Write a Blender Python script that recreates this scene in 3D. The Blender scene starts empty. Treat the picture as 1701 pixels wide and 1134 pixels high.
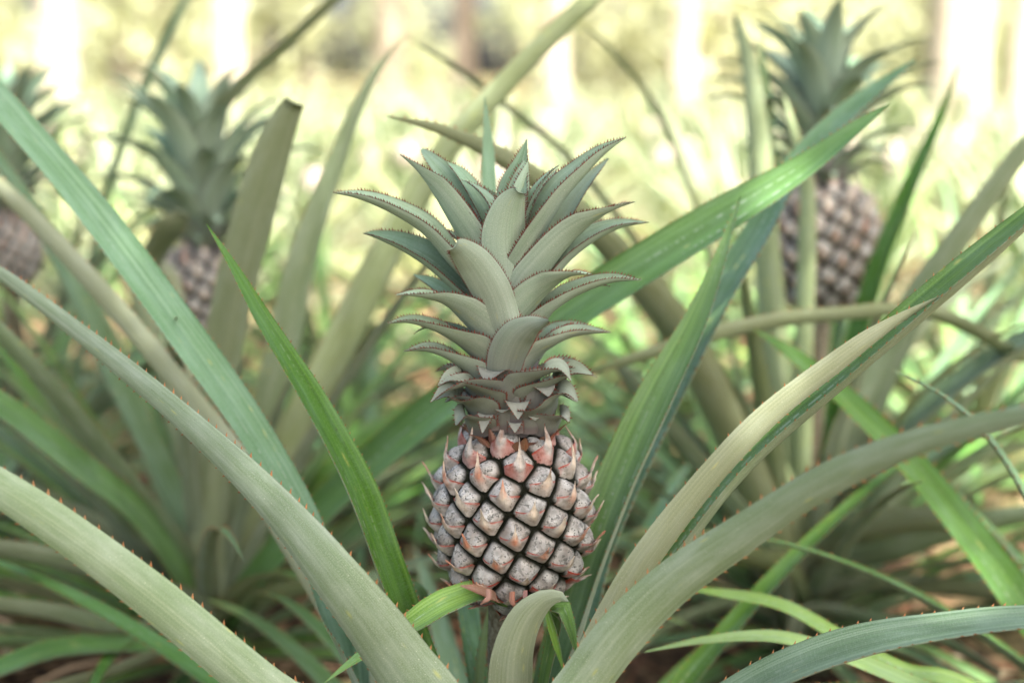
import bpy, math, random
import numpy as np
from mathutils import Vector
R_ = math.radians
S = bpy.context.scene
C = S.collection

# ------------------------------------------------------------------ camera, sky, sun, exposure
PITCH = R_(10.4)
FPX = 2429.0                                   # focal length in photo pixels (1701 wide)
CAM = np.array([0.0, 0.0, 0.65])
cd = bpy.data.cameras.new('camera'); cam = bpy.data.objects.new('camera', cd); C.objects.link(cam)
cam.location = CAM; cam.rotation_euler = (math.pi/2 - PITCH, 0, 0)
cd.sensor_width = 36; cd.lens = 36*FPX/1701
cd.clip_start = 0.02; cd.clip_end = 500
cd.dof.use_dof = True; cd.dof.focus_distance = 0.94; cd.dof.aperture_fstop = 3.1
S.camera = cam

SUN_EL, SUN_AZ = R_(50), R_(152)               # azimuth clockwise from +Y
w = bpy.data.worlds.new('World'); S.world = w; w.use_nodes = True
nt = w.node_tree; nt.nodes.clear()
sky = nt.nodes.new('ShaderNodeTexSky'); sky.sky_type = 'NISHITA'; sky.sun_disc = False
sky.sun_elevation = SUN_EL; sky.sun_rotation = SUN_AZ; sky.dust_density = 6.0; sky.ozone_density = 0.6
bgn = nt.nodes.new('ShaderNodeBackground'); bgn.inputs['Strength'].default_value = 0.10
wo = nt.nodes.new('ShaderNodeOutputWorld')
nt.links.new(sky.outputs[0], bgn.inputs['Color']); nt.links.new(bgn.outputs[0], wo.inputs['Surface'])
sd = bpy.data.lights.new('sun', 'SUN'); sun = bpy.data.objects.new('sun', sd); C.objects.link(sun)
sd.energy = 5.0; sd.angle = R_(0.5); sd.color = (1.0, 0.965, 0.91)
SD = Vector((math.sin(SUN_AZ)*math.cos(SUN_EL), math.cos(SUN_AZ)*math.cos(SUN_EL), math.sin(SUN_EL)))
sun.rotation_euler = SD.to_track_quat('Z', 'Y').to_euler()
S.view_settings.view_transform = 'Standard'; S.view_settings.look = 'None'
S.view_settings.exposure = 2.55; S.view_settings.gamma = 1.0
S.cycles.use_denoising = True
S.cycles.max_bounces = 6; S.cycles.diffuse_bounces = 3; S.cycles.glossy_bounces = 2
S.cycles.transmission_bounces = 4; S.cycles.transparent_max_bounces = 4
S.cycles.caustics_reflective = False; S.cycles.caustics_refractive = False

# ------------------------------------------------------------------ pixel -> world
cp, sp_ = math.cos(PITCH), math.sin(PITCH)
FW = np.array([0, cp, -sp_]); UP = np.array([0, sp_, cp]); RT = np.array([1.0, 0, 0])
def ray(x, y): return FW + (x-850.5)/FPX*RT - (y-567)/FPX*UP
def P(x, y, d): return CAM + d*ray(x, y)
def PY(x, y, Y): r = ray(x, y); return CAM + r*(Y/r[1])
Y0 = 0.965                                      # the main fruit's axis
def AX(y, x=852): return PY(x, y, Y0)

# ------------------------------------------------------------------ object helpers
def link(o, parent=None):
    C.objects.link(o)
    if parent is not None: o.parent = parent
    return o
def tag(o, label=None, cat=None, group=None, kind=None):
    if label: o['label'] = label
    if cat: o['category'] = cat
    if group: o['group'] = group
    if kind: o['kind'] = kind
    return o
def empty(name, loc, label, cat, group=None):
    o = bpy.data.objects.new(name, None); o.location = loc; o.empty_display_size = 0.05; link(o)
    return tag(o, label, cat, group)

class MB:
    """collects verts, faces, uv, material index and one float attribute, in world coordinates"""
    def __init__(s): s.v=[]; s.f=[]; s.m=[]; s.uv=[]; s.a=[]; s.n=0; s.sm=[]
    def add(s, v, f, m=0, uv=None, a=None, smooth=True):
        v = np.asarray(v, float).reshape(-1, 3); k = len(v)
        s.v.append(v); s.f.extend([tuple(int(i)+s.n for i in q) for q in f])
        if np.isscalar(m): m = [m]*len(f)
        s.m.extend(m); s.sm.extend([smooth]*len(f))
        s.uv.append(np.zeros((k, 2)) if uv is None else np.asarray(uv, float).reshape(-1, 2))
        s.a.append(np.zeros(k) if a is None else np.asarray(a, float).reshape(-1))
        s.n += k
    def build(s, name, mats, parent=None, origin=None):
        V = np.concatenate(s.v); UV = np.concatenate(s.uv); A = np.concatenate(s.a)
        if parent is not None and origin is None: origin = WORLD.get(parent.name, np.zeros(3))
        if origin is not None: V = V - np.asarray(origin)
        me = bpy.data.meshes.new(name); me.from_pydata(V.tolist(), [], s.f); me.update()
        for mt in mats: me.materials.append(mt)
        me.polygons.foreach_set('material_index', np.array(s.m, dtype=np.int32))
        me.polygons.foreach_set('use_smooth', np.array(s.sm, dtype=bool))
        li = np.zeros(len(me.loops), dtype=np.int32); me.loops.foreach_get('vertex_index', li)
        ul = me.uv_layers.new(name='UVMap'); ul.data.foreach_set('uv', UV[li].ravel())
        at = me.attributes.new('tone', 'FLOAT', 'POINT'); at.data.foreach_set('value', A)
        me.update()
        o = bpy.data.objects.new(name, me); link(o, parent)
        if parent is None and origin is not None: o.location = tuple(origin)
        return o
WORLD = {}                                      # world position of each parent's origin
def plant_root(name, loc, label, cat, group=None):
    o = empty(name, tuple(loc), label, cat, group); WORLD[o.name] = np.array(loc, float); return o
def sub(o, parent): WORLD[o.name] = WORLD[parent.name]; return o   # parts keep their root's origin

# ------------------------------------------------------------------ materials
def mat(name):
    m = bpy.data.materials.new(name); m.use_nodes = True; n = m.node_tree; n.nodes.clear()
    out = n.nodes.new('ShaderNodeOutputMaterial'); b = n.nodes.new('ShaderNodeBsdfPrincipled')
    n.links.new(b.outputs[0], out.inputs['Surface']); return m, n, b, out
class N:
    def __init__(s, nt): s.t = nt
    def node(s, ty, **kw):
        o = s.t.nodes.new('ShaderNode'+ty)
        for k, v in kw.items(): setattr(o, k, v)
        return o
    def set(s, inp, v):
        if isinstance(v, bpy.types.NodeSocket): s.t.links.new(v, inp)
        else: inp.default_value = v
    def math(s, op, a, b=0.0, clamp=False):
        o = s.node('Math', operation=op, use_clamp=clamp); s.set(o.inputs[0], a); s.set(o.inputs[1], b); return o.outputs[0]
    def noise(s, vec, scale=5, detail=3, rough=0.5, out=0):
        o = s.node('TexNoise'); s.set(o.inputs['Scale'], scale); s.set(o.inputs['Detail'], detail); s.set(o.inputs['Roughness'], rough)
        if vec is not None: s.set(o.inputs['Vector'], vec)
        return o.outputs[out]
    def vor(s, vec, scale=5, out='Distance', feature='F1'):
        o = s.node('TexVoronoi', feature=feature); s.set(o.inputs['Scale'], scale)
        if vec is not None: s.set(o.inputs['Vector'], vec)
        return o.outputs[out]
    def mapr(s, v, a, b, c=0.0, d=1.0):
        o = s.node('MapRange'); o.clamp = True; s.set(o.inputs[0], v)
        for i, q in enumerate((a, b, c, d)): s.set(o.inputs[i+1], q)
        return o.outputs[0]
    def mix(s, f, a, b, blend='MIX'):
        o = s.node('Mix', data_type='RGBA', blend_type=blend); s.set(o.inputs[0], f)
        s.set(o.inputs[6], a if isinstance(a, bpy.types.NodeSocket) else (*a, 1)); s.set(o.inputs[7], b if isinstance(b, bpy.types.NodeSocket) else (*b, 1)); return o.outputs[2]
    def mapping(s, vec, scale):
        o = s.node('Mapping'); s.set(o.inputs['Vector'], vec); o.inputs['Scale'].default_value = scale; return o.outputs[0]
    def ramp(s, f, stops):
        o = s.node('ValToRGB'); s.set(o.inputs[0], f); e = o.color_ramp.elements
        while len(e) < len(stops): e.new(0.5)
        for q, (p, c) in zip(e, stops): q.position = p; q.color = (*c, 1)
        return o.outputs[0]
    def bump(s, h, strength, dist=0.001):
        o = s.node('Bump'); o.inputs['Strength'].default_value = strength; o.inputs['Distance'].default_value = dist; s.set(o.inputs['Height'], h); return o.outputs[0]

def leaf_surface(n, kind, c1, c2, c3, bloom):
    """colour socket, bump height of a leaf face; uv: x across 0..1, y along in metres"""
    uv = n.node('UVMap').outputs[0]
    rnd = n.node('ObjectInfo').outputs['Random']
    off = n.node('CombineXYZ'); n.set(off.inputs[0], n.math('MULTIPLY', rnd, 37.0)); n.set(off.inputs[1], n.math('MULTIPLY', rnd, 91.0))
    ad = n.node('VectorMath', operation='ADD'); n.set(ad.inputs[0], uv); n.set(ad.inputs[1], off.outputs[0]); uvr = ad.outputs[0]
    stripes = n.noise(n.mapping(uvr, (60, 4, 1)), 1.0, 3, 0.6)          # fine veins along the blade
    broad = n.noise(n.mapping(uvr, (7, 2.5, 1)), 1.0, 2)
    patch = n.noise(n.mapping(uvr, (3, 22, 1)), 1.0, 4, 0.6)
    bands = n.noise(n.mapping(uvr, (9, 700, 1)), 1.0, 3, 0.7)           # cross bands of scurf
    col = n.mix(n.mapr(broad, 0.3, 0.7), c1, c2)
    mid = n.noise(n.mapping(uvr, (15, 2.2, 1)), 1.0, 2, 0.5)           # wider lengthwise streaks
    dk = tuple(x*0.62 for x in c1)
    col = n.mix(n.math('MULTIPLY', n.mapr(mid, 0.52, 0.36), 0.55 if kind == 'upper' else 0.3), col, dk)
    col = n.mix(n.math('MULTIPLY', n.mapr(mid, 0.55, 0.66), 0.55), col, c3)
    col = n.mix(n.math('MULTIPLY', n.mapr(stripes, 0.42, 0.68), 0.45), col, c3)
    grain = n.noise(n.mapping(uvr, (55, 1300, 1)), 1.0, 2, 0.7)
    col = n.mix(n.math('MULTIPLY', n.mapr(grain, 0.5, 0.32), 0.45), col, dk)
    col = n.mix(n.math('MULTIPLY', n.mapr(grain, 0.54, 0.70), 0.5 if kind == 'under' else 0.3), col, (0.42, 0.45, 0.36) if kind == 'under' else (0.26, 0.36, 0.20))
    col = n.mix(n.math('MULTIPLY', n.mapr(patch, 0.42, 0.75), bloom), col, (0.42, 0.47, 0.40) if kind == 'under' else (0.24, 0.36, 0.27))
    sx = n.node('SeparateXYZ'); n.set(sx.inputs[0], uv); u, v = sx.outputs[0], sx.outputs[1]
    if kind == 'upper':
        # two dashed pale lines of scurf along the channel
        for c0 in (0.34, 0.63):
            d = n.math('ABSOLUTE', n.math('SUBTRACT', u, c0))
            line = n.mapr(d, 0.006, 0.03, 1, 0)
            dash = n.mapr(n.noise(n.mapping(uvr, (1, 190, 1)), 1.0, 1), 0.47, 0.56)
            col = n.mix(n.math('MULTIPLY', n.math('MULTIPLY', line, dash), n.mapr(n.noise(n.mapping(uvr, (1, 9, 1)), 1.0, 1), 0.45, 0.65, 0.0, 0.55)), col, (0.40, 0.46, 0.38))
        col = n.mix(n.math('MULTIPLY', n.mapr(bands, 0.5, 0.7), bloom*0.4), col, (0.35, 0.42, 0.36))
    else:
        col = n.mix(n.math('MULTIPLY', n.mapr(bands, 0.5, 0.75), 0.22), col, (0.20, 0.24, 0.14))
        sc = n.vor(n.mapping(uvr, (26, 420, 1)), 1.0)
        rare = n.mapr(n.noise(n.mapping(uvr, (8, 60, 1)), 1.0, 2), 0.5, 0.62)
        col = n.mix(n.math('MULTIPLY', n.math('MULTIPLY', n.mapr(sc, 0.10, 0.2, 1, 0), rare), 0.7), col, (0.56, 0.57, 0.46))
    # yellow flecks, dark scratches
    sp = n.vor(n.mapping(uvr, (7, 60, 1)), 1.0)
    gate = n.mapr(n.noise(n.mapping(uvr, (3, 14, 1)), 1.0, 1), 0.6, 0.64)
    col = n.mix(n.math('MULTIPLY', n.math('MULTIPLY', n.mapr(sp, 0.08, 0.28, 1, 0), gate), 0.55), col, (0.42, 0.42, 0.13))
    sp2 = n.vor(n.mapping(uvr, (11, 80, 1)), 1.0)
    gate2 = n.mapr(n.noise(n.mapping(uvr, (5, 17, 1)), 1.0, 1), 0.62, 0.66)
    col = n.mix(n.math('MULTIPLY', n.math('MULTIPLY', n.mapr(sp2, 0.05, 0.12, 1, 0), gate2), 0.8), col, (0.06, 0.05, 0.03))
    # each leaf its own tint
    hs = n.node('HueSaturation'); n.set(hs.inputs['Hue'], n.mapr(rnd, 0, 1, 0.485, 0.512)); n.set(hs.inputs['Saturation'], n.mapr(n.math('FRACT', n.math('MULTIPLY', rnd, 7.3)), 0, 1, 0.85, 1.15))
    n.set(hs.inputs['Value'], n.mapr(n.math('FRACT', n.math('MULTIPLY', rnd, 13.7)), 0, 1, 0.86, 1.12)); n.set(hs.inputs['Color'], col)
    h = n.math('ADD', n.math('MULTIPLY', stripes, 1.0), n.math('MULTIPLY', bands, 0.35))
    return hs.outputs[0], h
def leaf_mat(name, kind, c1, c2, c3, bloom, rough=0.5, edge=None):
    m, t, b, out = mat(name); n = N(t)
    col, h = leaf_surface(n, kind, c1, c2, c3, bloom)
    if edge:
        at = n.node('Attribute', attribute_name='tone').outputs['Fac']
        col = n.mix(n.mapr(at, 0, 1), col, edge)
        col = n.mix(n.mapr(at, 1.0, 1.9), col, (0.17, 0.085, 0.065))
    n.set(b.inputs['Base Color'], col); b.inputs['Roughness'].default_value = rough
    b.inputs['Specular IOR Level'].default_value = 0.16
    n.set(b.inputs['Normal'], n.bump(h, 0.35, 0.0006))
    return m
UPPER  = leaf_mat('leaf_upper_green', 'upper', (0.045, 0.115, 0.018), (0.085, 0.19, 0.026), (0.15, 0.27, 0.06), 0.22, 0.42)
TEAL   = leaf_mat('leaf_upper_teal', 'upper', (0.055, 0.13, 0.042), (0.085, 0.175, 0.062), (0.18, 0.27, 0.13), 0.36, 0.45)
UNDER  = leaf_mat('leaf_underside', 'under', (0.165, 0.225, 0.12), (0.205, 0.265, 0.158), (0.275, 0.32, 0.215), 0.4, 0.5)
OLIVE  = leaf_mat('leaf_underside_olive', 'under', (0.21, 0.255, 0.12), (0.26, 0.30, 0.155), (0.33, 0.36, 0.22), 0.25, 0.5)
BRIGHT = leaf_mat('leaf_upper_bright', 'upper', (0.065, 0.155, 0.022), (0.105, 0.23, 0.036), (0.17, 0.30, 0.08), 0.18, 0.42)
SILVER = leaf_mat('leaf_upper_silver', 'upper', (0.08, 0.175, 0.072), (0.125, 0.235, 0.115), (0.25, 0.37, 0.23), 0.4, 0.45)
LIME   = leaf_mat('leaf_upper_lime', 'upper', (0.12, 0.24, 0.04), (0.20, 0.33, 0.06), (0.30, 0.42, 0.14), 0.3, 0.45)
CRUP   = leaf_mat('crown_leaf_upper', 'upper', (0.155, 0.25, 0.14), (0.21, 0.32, 0.19), (0.32, 0.41, 0.29), 0.8, 0.6, (0.21, 0.205, 0.185))
CRUN   = leaf_mat('crown_leaf_underside', 'under', (0.23, 0.325, 0.215), (0.275, 0.365, 0.265), (0.35, 0.41, 0.31), 0.3, 0.55, (0.125, 0.11, 0.105))
CRRED  = leaf_mat('crown_bract_red', 'under', (0.17, 0.05, 0.032), (0.24, 0.08, 0.05), (0.34, 0.20, 0.13), 0.15, 0.6, (0.16, 0.05, 0.035))
def plain(name, c, rough=0.6, c2=None, scale=60, bump=0.0):
    m, t, b, out = mat(name); n = N(t)
    g = n.node('TexCoord').outputs['Object']
    f = n.noise(g, scale, 4)
    n.set(b.inputs['Base Color'], n.mix(n.mapr(f, 0.3, 0.7), c, c2 or c)); b.inputs['Roughness'].default_value = rough; b.inputs['Specular IOR Level'].default_value = 0.1
    if bump: n.set(b.inputs['Normal'], n.bump(f, bump, 0.002))
    return m
SPINE = plain('spine_brown', (0.22, 0.085, 0.03), 0.5, (0.34, 0.17, 0.07))
SPRED = plain('spine_red', (0.11, 0.032, 0.022), 0.5, (0.18, 0.06, 0.04))
SPGRN = plain('spine_pale', (0.30, 0.30, 0.18), 0.5, (0.40, 0.30, 0.18))

# far leaves: one sheet, its back is the silvery side
def far_leaf(name, up, un, trans=0.25):
    m, t, b, out = mat(name); n = N(t)
    rnd = n.node('ObjectInfo').outputs['Random']
    geo = n.node('NewGeometry')
    at = n.node('Attribute', attribute_name='tone').outputs['Fac']
    c = n.mix(geo.outputs['Backfacing'], up, un)
    c = n.mix(n.mapr(at, 0.75, 1.0), c, (0.30, 0.32, 0.13))
    hs = n.node('HueSaturation'); n.set(hs.inputs['Value'], n.mapr(at, 0, 1, 0.75, 1.25)); n.set(hs.inputs['Hue'], n.mapr(rnd, 0, 1, 0.48, 0.51)); n.set(hs.inputs['Color'], c)
    n.set(b.inputs['Base Color'], hs.outputs[0]); b.inputs['Roughness'].default_value = 0.45
    tr = n.node('BsdfTranslucent'); n.set(tr.inputs[0], hs.outputs[0])
    mx = n.node('MixShader'); mx.inputs[0].default_value = trans
    t.links.new(b.outputs[0], mx.inputs[1]); t.links.new(tr.outputs[0], mx.inputs[2]); t.links.new(mx.outputs[0], out.inputs['Surface'])
    return m
FARLEAF = far_leaf('field_leaf', (0.13, 0.20, 0.075), (0.26, 0.30, 0.18), 0.25)
TREELEAF = far_leaf('tree_leaf', (0.10, 0.16, 0.035), (0.14, 0.20, 0.06), 0.3)
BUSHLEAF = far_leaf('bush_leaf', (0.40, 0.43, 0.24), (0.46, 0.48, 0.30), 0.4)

# ------------------------------------------------------------------ curves and ribbons
def spline(pts, n):
    """Catmull-Rom through rows of any width, evenly by chord length"""
    p = np.asarray(pts, float)
    p = np.vstack([2*p[0]-p[1], p, 2*p[-1]-p[-2]]) if len(p) > 1 else p
    seg = np.linalg.norm(np.diff(p[1:-1, :3], axis=0), axis=1); cum = np.concatenate([[0], np.cumsum(seg)])
    out = []
    for s in np.linspace(0, cum[-1], n):
        i = min(np.searchsorted(cum, s, 'right')-1, len(seg)-1); t = (s-cum[i])/max(seg[i], 1e-9)
        a, b, c, d = p[i:i+4]
        out.append(0.5*((2*b)+(-a+c)*t+(2*a-5*b+4*c-d)*t*t+(-a+3*b-3*c+d)*t**3))
    return np.array(out)
def unit(v): return v/np.maximum(np.linalg.norm(v, axis=-1, keepdims=True), 1e-12)
def tangents(Q):
    t = np.gradient(Q, axis=0); return unit(t)
def ribbon(mb, Q, Nn, W, curl, thick=0.0012, na=8, mats=(0, 1), tone=None, teeth=None, rng=None, sheet=False):
    """blade along Q with upper-side normals Nn, widths W, cross-section an arc of `curl` radians opening to Nn"""
    n = len(Q); T = tangents(Q); Nn = unit(Nn - (Nn*T).sum(1)[:, None]*T); B = np.cross(T, Nn)
    s = np.sin(np.linspace(-np.pi/2, np.pi/2, na+1)) if na >= 10 else np.linspace(-1, 1, na+1); curl = np.broadcast_to(curl, (n,))
    th = s[None, :]*curl[:, None]/2; Rr = (W/np.maximum(curl, 1e-3))[:, None]
    top = Q[:, None, :] + (Rr*np.sin(th))[..., None]*B[:, None, :] + (Rr*(1-np.cos(th)))[..., None]*Nn[:, None, :]
    nl = np.cos(th)[..., None]*Nn[:, None, :] - np.sin(th)[..., None]*B[:, None, :]
    L = np.concatenate([[0], np.cumsum(np.linalg.norm(np.diff(Q, axis=0), axis=1))])
    uv = np.stack([np.broadcast_to((s+1)/2, (n, na+1)), np.broadcast_to(L[:, None], (n, na+1))], -1)
    tn = np.zeros((n, na+1)) if tone is None else np.broadcast_to(np.asarray(tone(L/L[-1], s)) if callable(tone) else tone, (n, na+1))
    c = na+1
    idx = lambda i, j: i*c+j
    q = [(idx(i, j), idx(i, j+1), idx(i+1, j+1), idx(i+1, j)) for i in range(n-1) for j in range(na)]
    # orientation: T x ... make face normals follow Nn
    if sheet:
        mb.add(top, [f[::-1] for f in q], mats[0], uv, tn); return top
    prof = (thick*(0.18+0.82*(1-np.abs(s)**2.5)))[None, :]*np.minimum(1, W/0.02)[:, None]
    bot = top - nl*prof[..., None]
    k = n*c
    V = np.concatenate([top.reshape(-1, 3), bot.reshape(-1, 3)])
    F = [f[::-1] for f in q]; M = [mats[0]]*len(q)
    F += [tuple(a+k for a in f) for f in q]; M += [mats[1]]*len(q)
    for i in range(n-1):
        F += [(idx(i, 0), idx(i+1, 0), idx(i+1, 0)+k, idx(i, 0)+k), (idx(i+1, na), idx(i, na), idx(i, na)+k, idx(i+1, na)+k)]; M += [mats[1]]*2
    for j in range(na):
        F += [(idx(0, j+1), idx(0, j), idx(0, j)+k, idx(0, j+1)+k), (idx(n-1, j), idx(n-1, j+1), idx(n-1, j+1)+k, idx(n-1, j)+k)]; M += [mats[1]]*2
    mb.add(V, F, M, np.concatenate([uv.reshape(-1, 2)]*2), np.concatenate([tn.reshape(-1)]*2))
    if teeth:
        step, size, mi, s0 = teeth; rng = rng or random
        for side in (0, na):
            edge = top[:, side]; out = unit((top[:, side]-top[:, 1 if side == 0 else na-1]))
            pos = L[-1]*s0
            while pos < L[-1]*0.995:
                i = min(np.searchsorted(L, pos)-1, n-2); i = max(i, 0); t = (pos-L[i])/(L[i+1]-L[i])
                e = edge[i]*(1-t)+edge[i+1]*t; o = out[i]; tt = T[i]; nn = nl[i, side]
                z = size*rng.uniform(0.65, 1.15)*min(1.0, 0.35+W[i]/0.012)
                a = e - tt*z*0.5 - o*0.0002; b = e + tt*z*0.35 - o*0.0002; m_ = e + nn*z*0.22; l_ = e - nn*z*0.22 - o*0.0002
                tip = e + o*z*0.95 + tt*z*0.75
                mb.add([a, m_, b, l_, tip], [(0, 1, 4), (1, 2, 4), (2, 3, 4), (3, 0, 4)], mi, smooth=False)
                pos += step*rng.uniform(0.75, 1.3)
    return top

def visible(ph, curl):
    """share of a blade's width that shows when its arc is seen at angle ph"""
    ph, curl = np.atleast_1d(ph), np.broadcast_to(curl, np.shape(np.atleast_1d(ph)))
    th = np.linspace(-.5, .5, 21)[None, :]*curl[:, None]
    h = (1-np.cos(th))*np.sin(ph)[:, None]+np.sin(th)*np.cos(ph)[:, None]
    return np.maximum((h.max(1)-h.min(1))/curl, 0.40)
def traced_leaf(parent, pts, phi=180.0, curl=1.3, mats=None, base=None, seg=64, teeth=(0.0085, 0.0028), name='leaf', up=(0, 0, 1), thick=0.0018, seed=0, label=None, spine=None, wscale=0.72):
    """pts from base to tip: (x, y, depth, width_px) or (x, y, depth, width_px, phi). phi: angle between the upper side's normal and the viewer"""
    rng = random.Random(seed+len(pts)*7+int(pts[-1][0]))
    rows = []
    for p in pts:
        q = P(p[0], p[1], p[2]); f = p[4] if len(p) > 4 else phi
        rows.append([*q, p[3]*p[2]/FPX*wscale, f])
    if base is not None:
        b = np.array(base) + np.array([rng.uniform(-.012, .012), rng.uniform(-.012, .012), 0])
        rows.insert(0, [*b, max(0.035, rows[0][3]*0.95), rows[0][4]])
    sp = spline(rows, seg); Q = sp[:, :3]; W = np.maximum(sp[:, 3], 0.0006); PH = np.radians(np.clip(sp[:, 4], 0, 180))
    for s_, c_ in ((0.0, 0),): pass
    T = tangents(Q); V = unit(CAM-Q); V = unit(V-(V*T).sum(1)[:, None]*T)
    Sd = np.cross(T, V); upv = np.array(up, float)
    sg = np.sign((Sd*upv).sum(1).mean() or 1); Sd = Sd*sg
    Nn = np.cos(PH)[:, None]*V + np.sin(PH)[:, None]*Sd
    cur = curl*np.clip(W/np.max(W)*1.2, 0.5, 1); W = W/visible(PH, cur)
    # slight waviness
    ph0 = rng.uniform(0, 6); ss = np.linspace(0, 1, seg)
    W = W*(1+0.02*np.sin(ss*23+ph0)+0.012*np.sin(ss*51+ph0))
    W[-1] = min(W[-1], 0.0006) if pts[-1][3] < 12 else W[-1]
    mb = MB(); ms = mats or (TEAL, UNDER)
    ribbon(mb, Q, Nn, W, cur, thick, 10, (0, 1), None, (teeth[0], teeth[1], 2, 0.15) if teeth else None, rng)
    o = mb.build(name, [*ms, spine or SPINE], parent)
    if label: o['label'] = label
    return o

def grown_leaf(mb, base, az, el0, L, w0, droop, rng, curl=1.2, seg=26, mats=(0, 1), sheet=False, teeth=None, twist=0.0, thick=0.0018, na=8, tone=None, tipcut=1.0):
    """a leaf growing out of a rosette: starts at elevation el0, droops with its own weight"""
    s = np.linspace(0, 1, seg)
    el = el0 - droop*s**1.6; azs = az + twist*s**1.5
    d = np.stack([np.cos(el)*np.cos(azs), np.cos(el)*np.sin(azs), np.sin(el)], 1)
    Q = np.array(base) + np.concatenate([[np.zeros(3)], np.cumsum((d[1:]+d[:-1])/2*L/(seg-1), axis=0)])
    Nn = np.stack([-np.sin(el)*np.cos(azs), -np.sin(el)*np.sin(azs), np.cos(el)], 1)
    W = w0*(0.8+0.2*np.minimum(1, s*4))*np.maximum(1-s**2.2, 0)**0.85*(1-0.25*s)
    W = np.maximum(W, 0.0008)
    k = max(4, int(seg*tipcut)); 
    ribbon(mb, Q[:k], Nn[:k], W[:k], curl, thick, na, mats, tone, teeth, rng, sheet)

# ------------------------------------------------------------------ fruit
def fruit_mats():
    m, t, b, out = mat('fruitlet_skin'); n = N(t)
    g = n.node('TexCoord').outputs['Object']; at = n.node('Attribute', attribute_name='tone').outputs['Fac']
    rnd = n.node('ObjectInfo').outputs['Random']
    off = n.node('VectorMath', operation='ADD'); n.set(off.inputs[0], g); cx = n.node('CombineXYZ'); n.set(cx.inputs[0], rnd); n.set(off.inputs[1], cx.outputs[0]); g = off.outputs[0]
    c = n.mix(n.mapr(n.noise(g, 150, 4), 0.3, 0.7), (0.25, 0.245, 0.225), (0.62, 0.61, 0.575))
    c = n.mix(n.mapr(n.noise(g, 60, 3), 0.45, 0.75), c, (0.20, 0.165, 0.135))
    dots = n.math('MULTIPLY', n.mapr(n.vor(g, 560), 0.22, 0.36, 1, 0), n.mapr(n.noise(g, 150, 2), 0.50, 0.58))
    c = n.mix(n.math('MULTIPLY', dots, 0.9), c, (0.045, 0.05, 0.04))
    blot = n.mapr(n.noise(g, 300, 5, 0.8), 0.525, 0.57)
    c = n.mix(n.math('MULTIPLY', blot, 0.75), c, (0.07, 0.07, 0.06))
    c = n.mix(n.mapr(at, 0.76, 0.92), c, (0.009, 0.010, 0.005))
    n.set(b.inputs['Base Color'], c); b.inputs['Roughness'].default_value = 0.6; b.inputs['Specular IOR Level'].default_value = 0.14
    n.set(b.inputs['Normal'], n.bump(n.noise(g, 230, 6, .65), 0.9, 0.0025)); skin = m
    m, t, b, out = mat('fruitlet_bract'); n = N(t)
    g = n.node('TexCoord').outputs['Object']; at = n.node('Attribute', attribute_name='tone').outputs['Fac']
    c = n.mix(n.mapr(n.noise(g, 160, 4), 0.35, 0.65), (0.22, 0.195, 0.17), (0.48, 0.44, 0.40))
    dots = n.math('MULTIPLY', n.mapr(n.vor(g, 560), 0.2, 0.36, 1, 0), n.mapr(n.noise(g, 120, 2), 0.5, 0.56))
    c = n.mix(n.math('MULTIPLY', dots, 0.8), c, (0.06, 0.055, 0.045))
    tipc = n.mix(n.mapr(n.noise(g, 45, 2), 0.45, 0.6), (0.62, 0.52, 0.41), (0.46, 0.20, 0.12))
    c = n.mix(n.math('MULTIPLY', n.mapr(at, 0.0, -0.75), n.mapr(n.noise(g, 240, 4, .7), 0.3, 0.55, 0.45, 1)), c, tipc)        # pale point
    c = n.mix(n.math('MULTIPLY', n.mapr(at, 0.12, 0.85), n.mapr(n.noise(g, 110, 3), 0.3, 0.55, 0.6, 1)), c, (0.30, 0.036, 0.015))      # red margin
    n.set(b.inputs['Base Color'], c); b.inputs['Roughness'].default_value = 0.55; b.inputs['Specular IOR Level'].default_value = 0.14
    n.set(b.inputs['Normal'], n.bump(n.noise(g, 260, 5, .65), 0.8, 0.0022)); br = m
    core = plain('fruit_groove', (0.004, 0.005, 0.0025), 0.8, (0.010, 0.010, 0.005), 200)
    return skin, br, core
SKIN, BRACT, CORE = fruit_mats()
STEM = plain('stem_mottled', (0.10, 0.075, 0.045), 0.7, (0.30, 0.28, 0.20), 240, 0.5)

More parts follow.
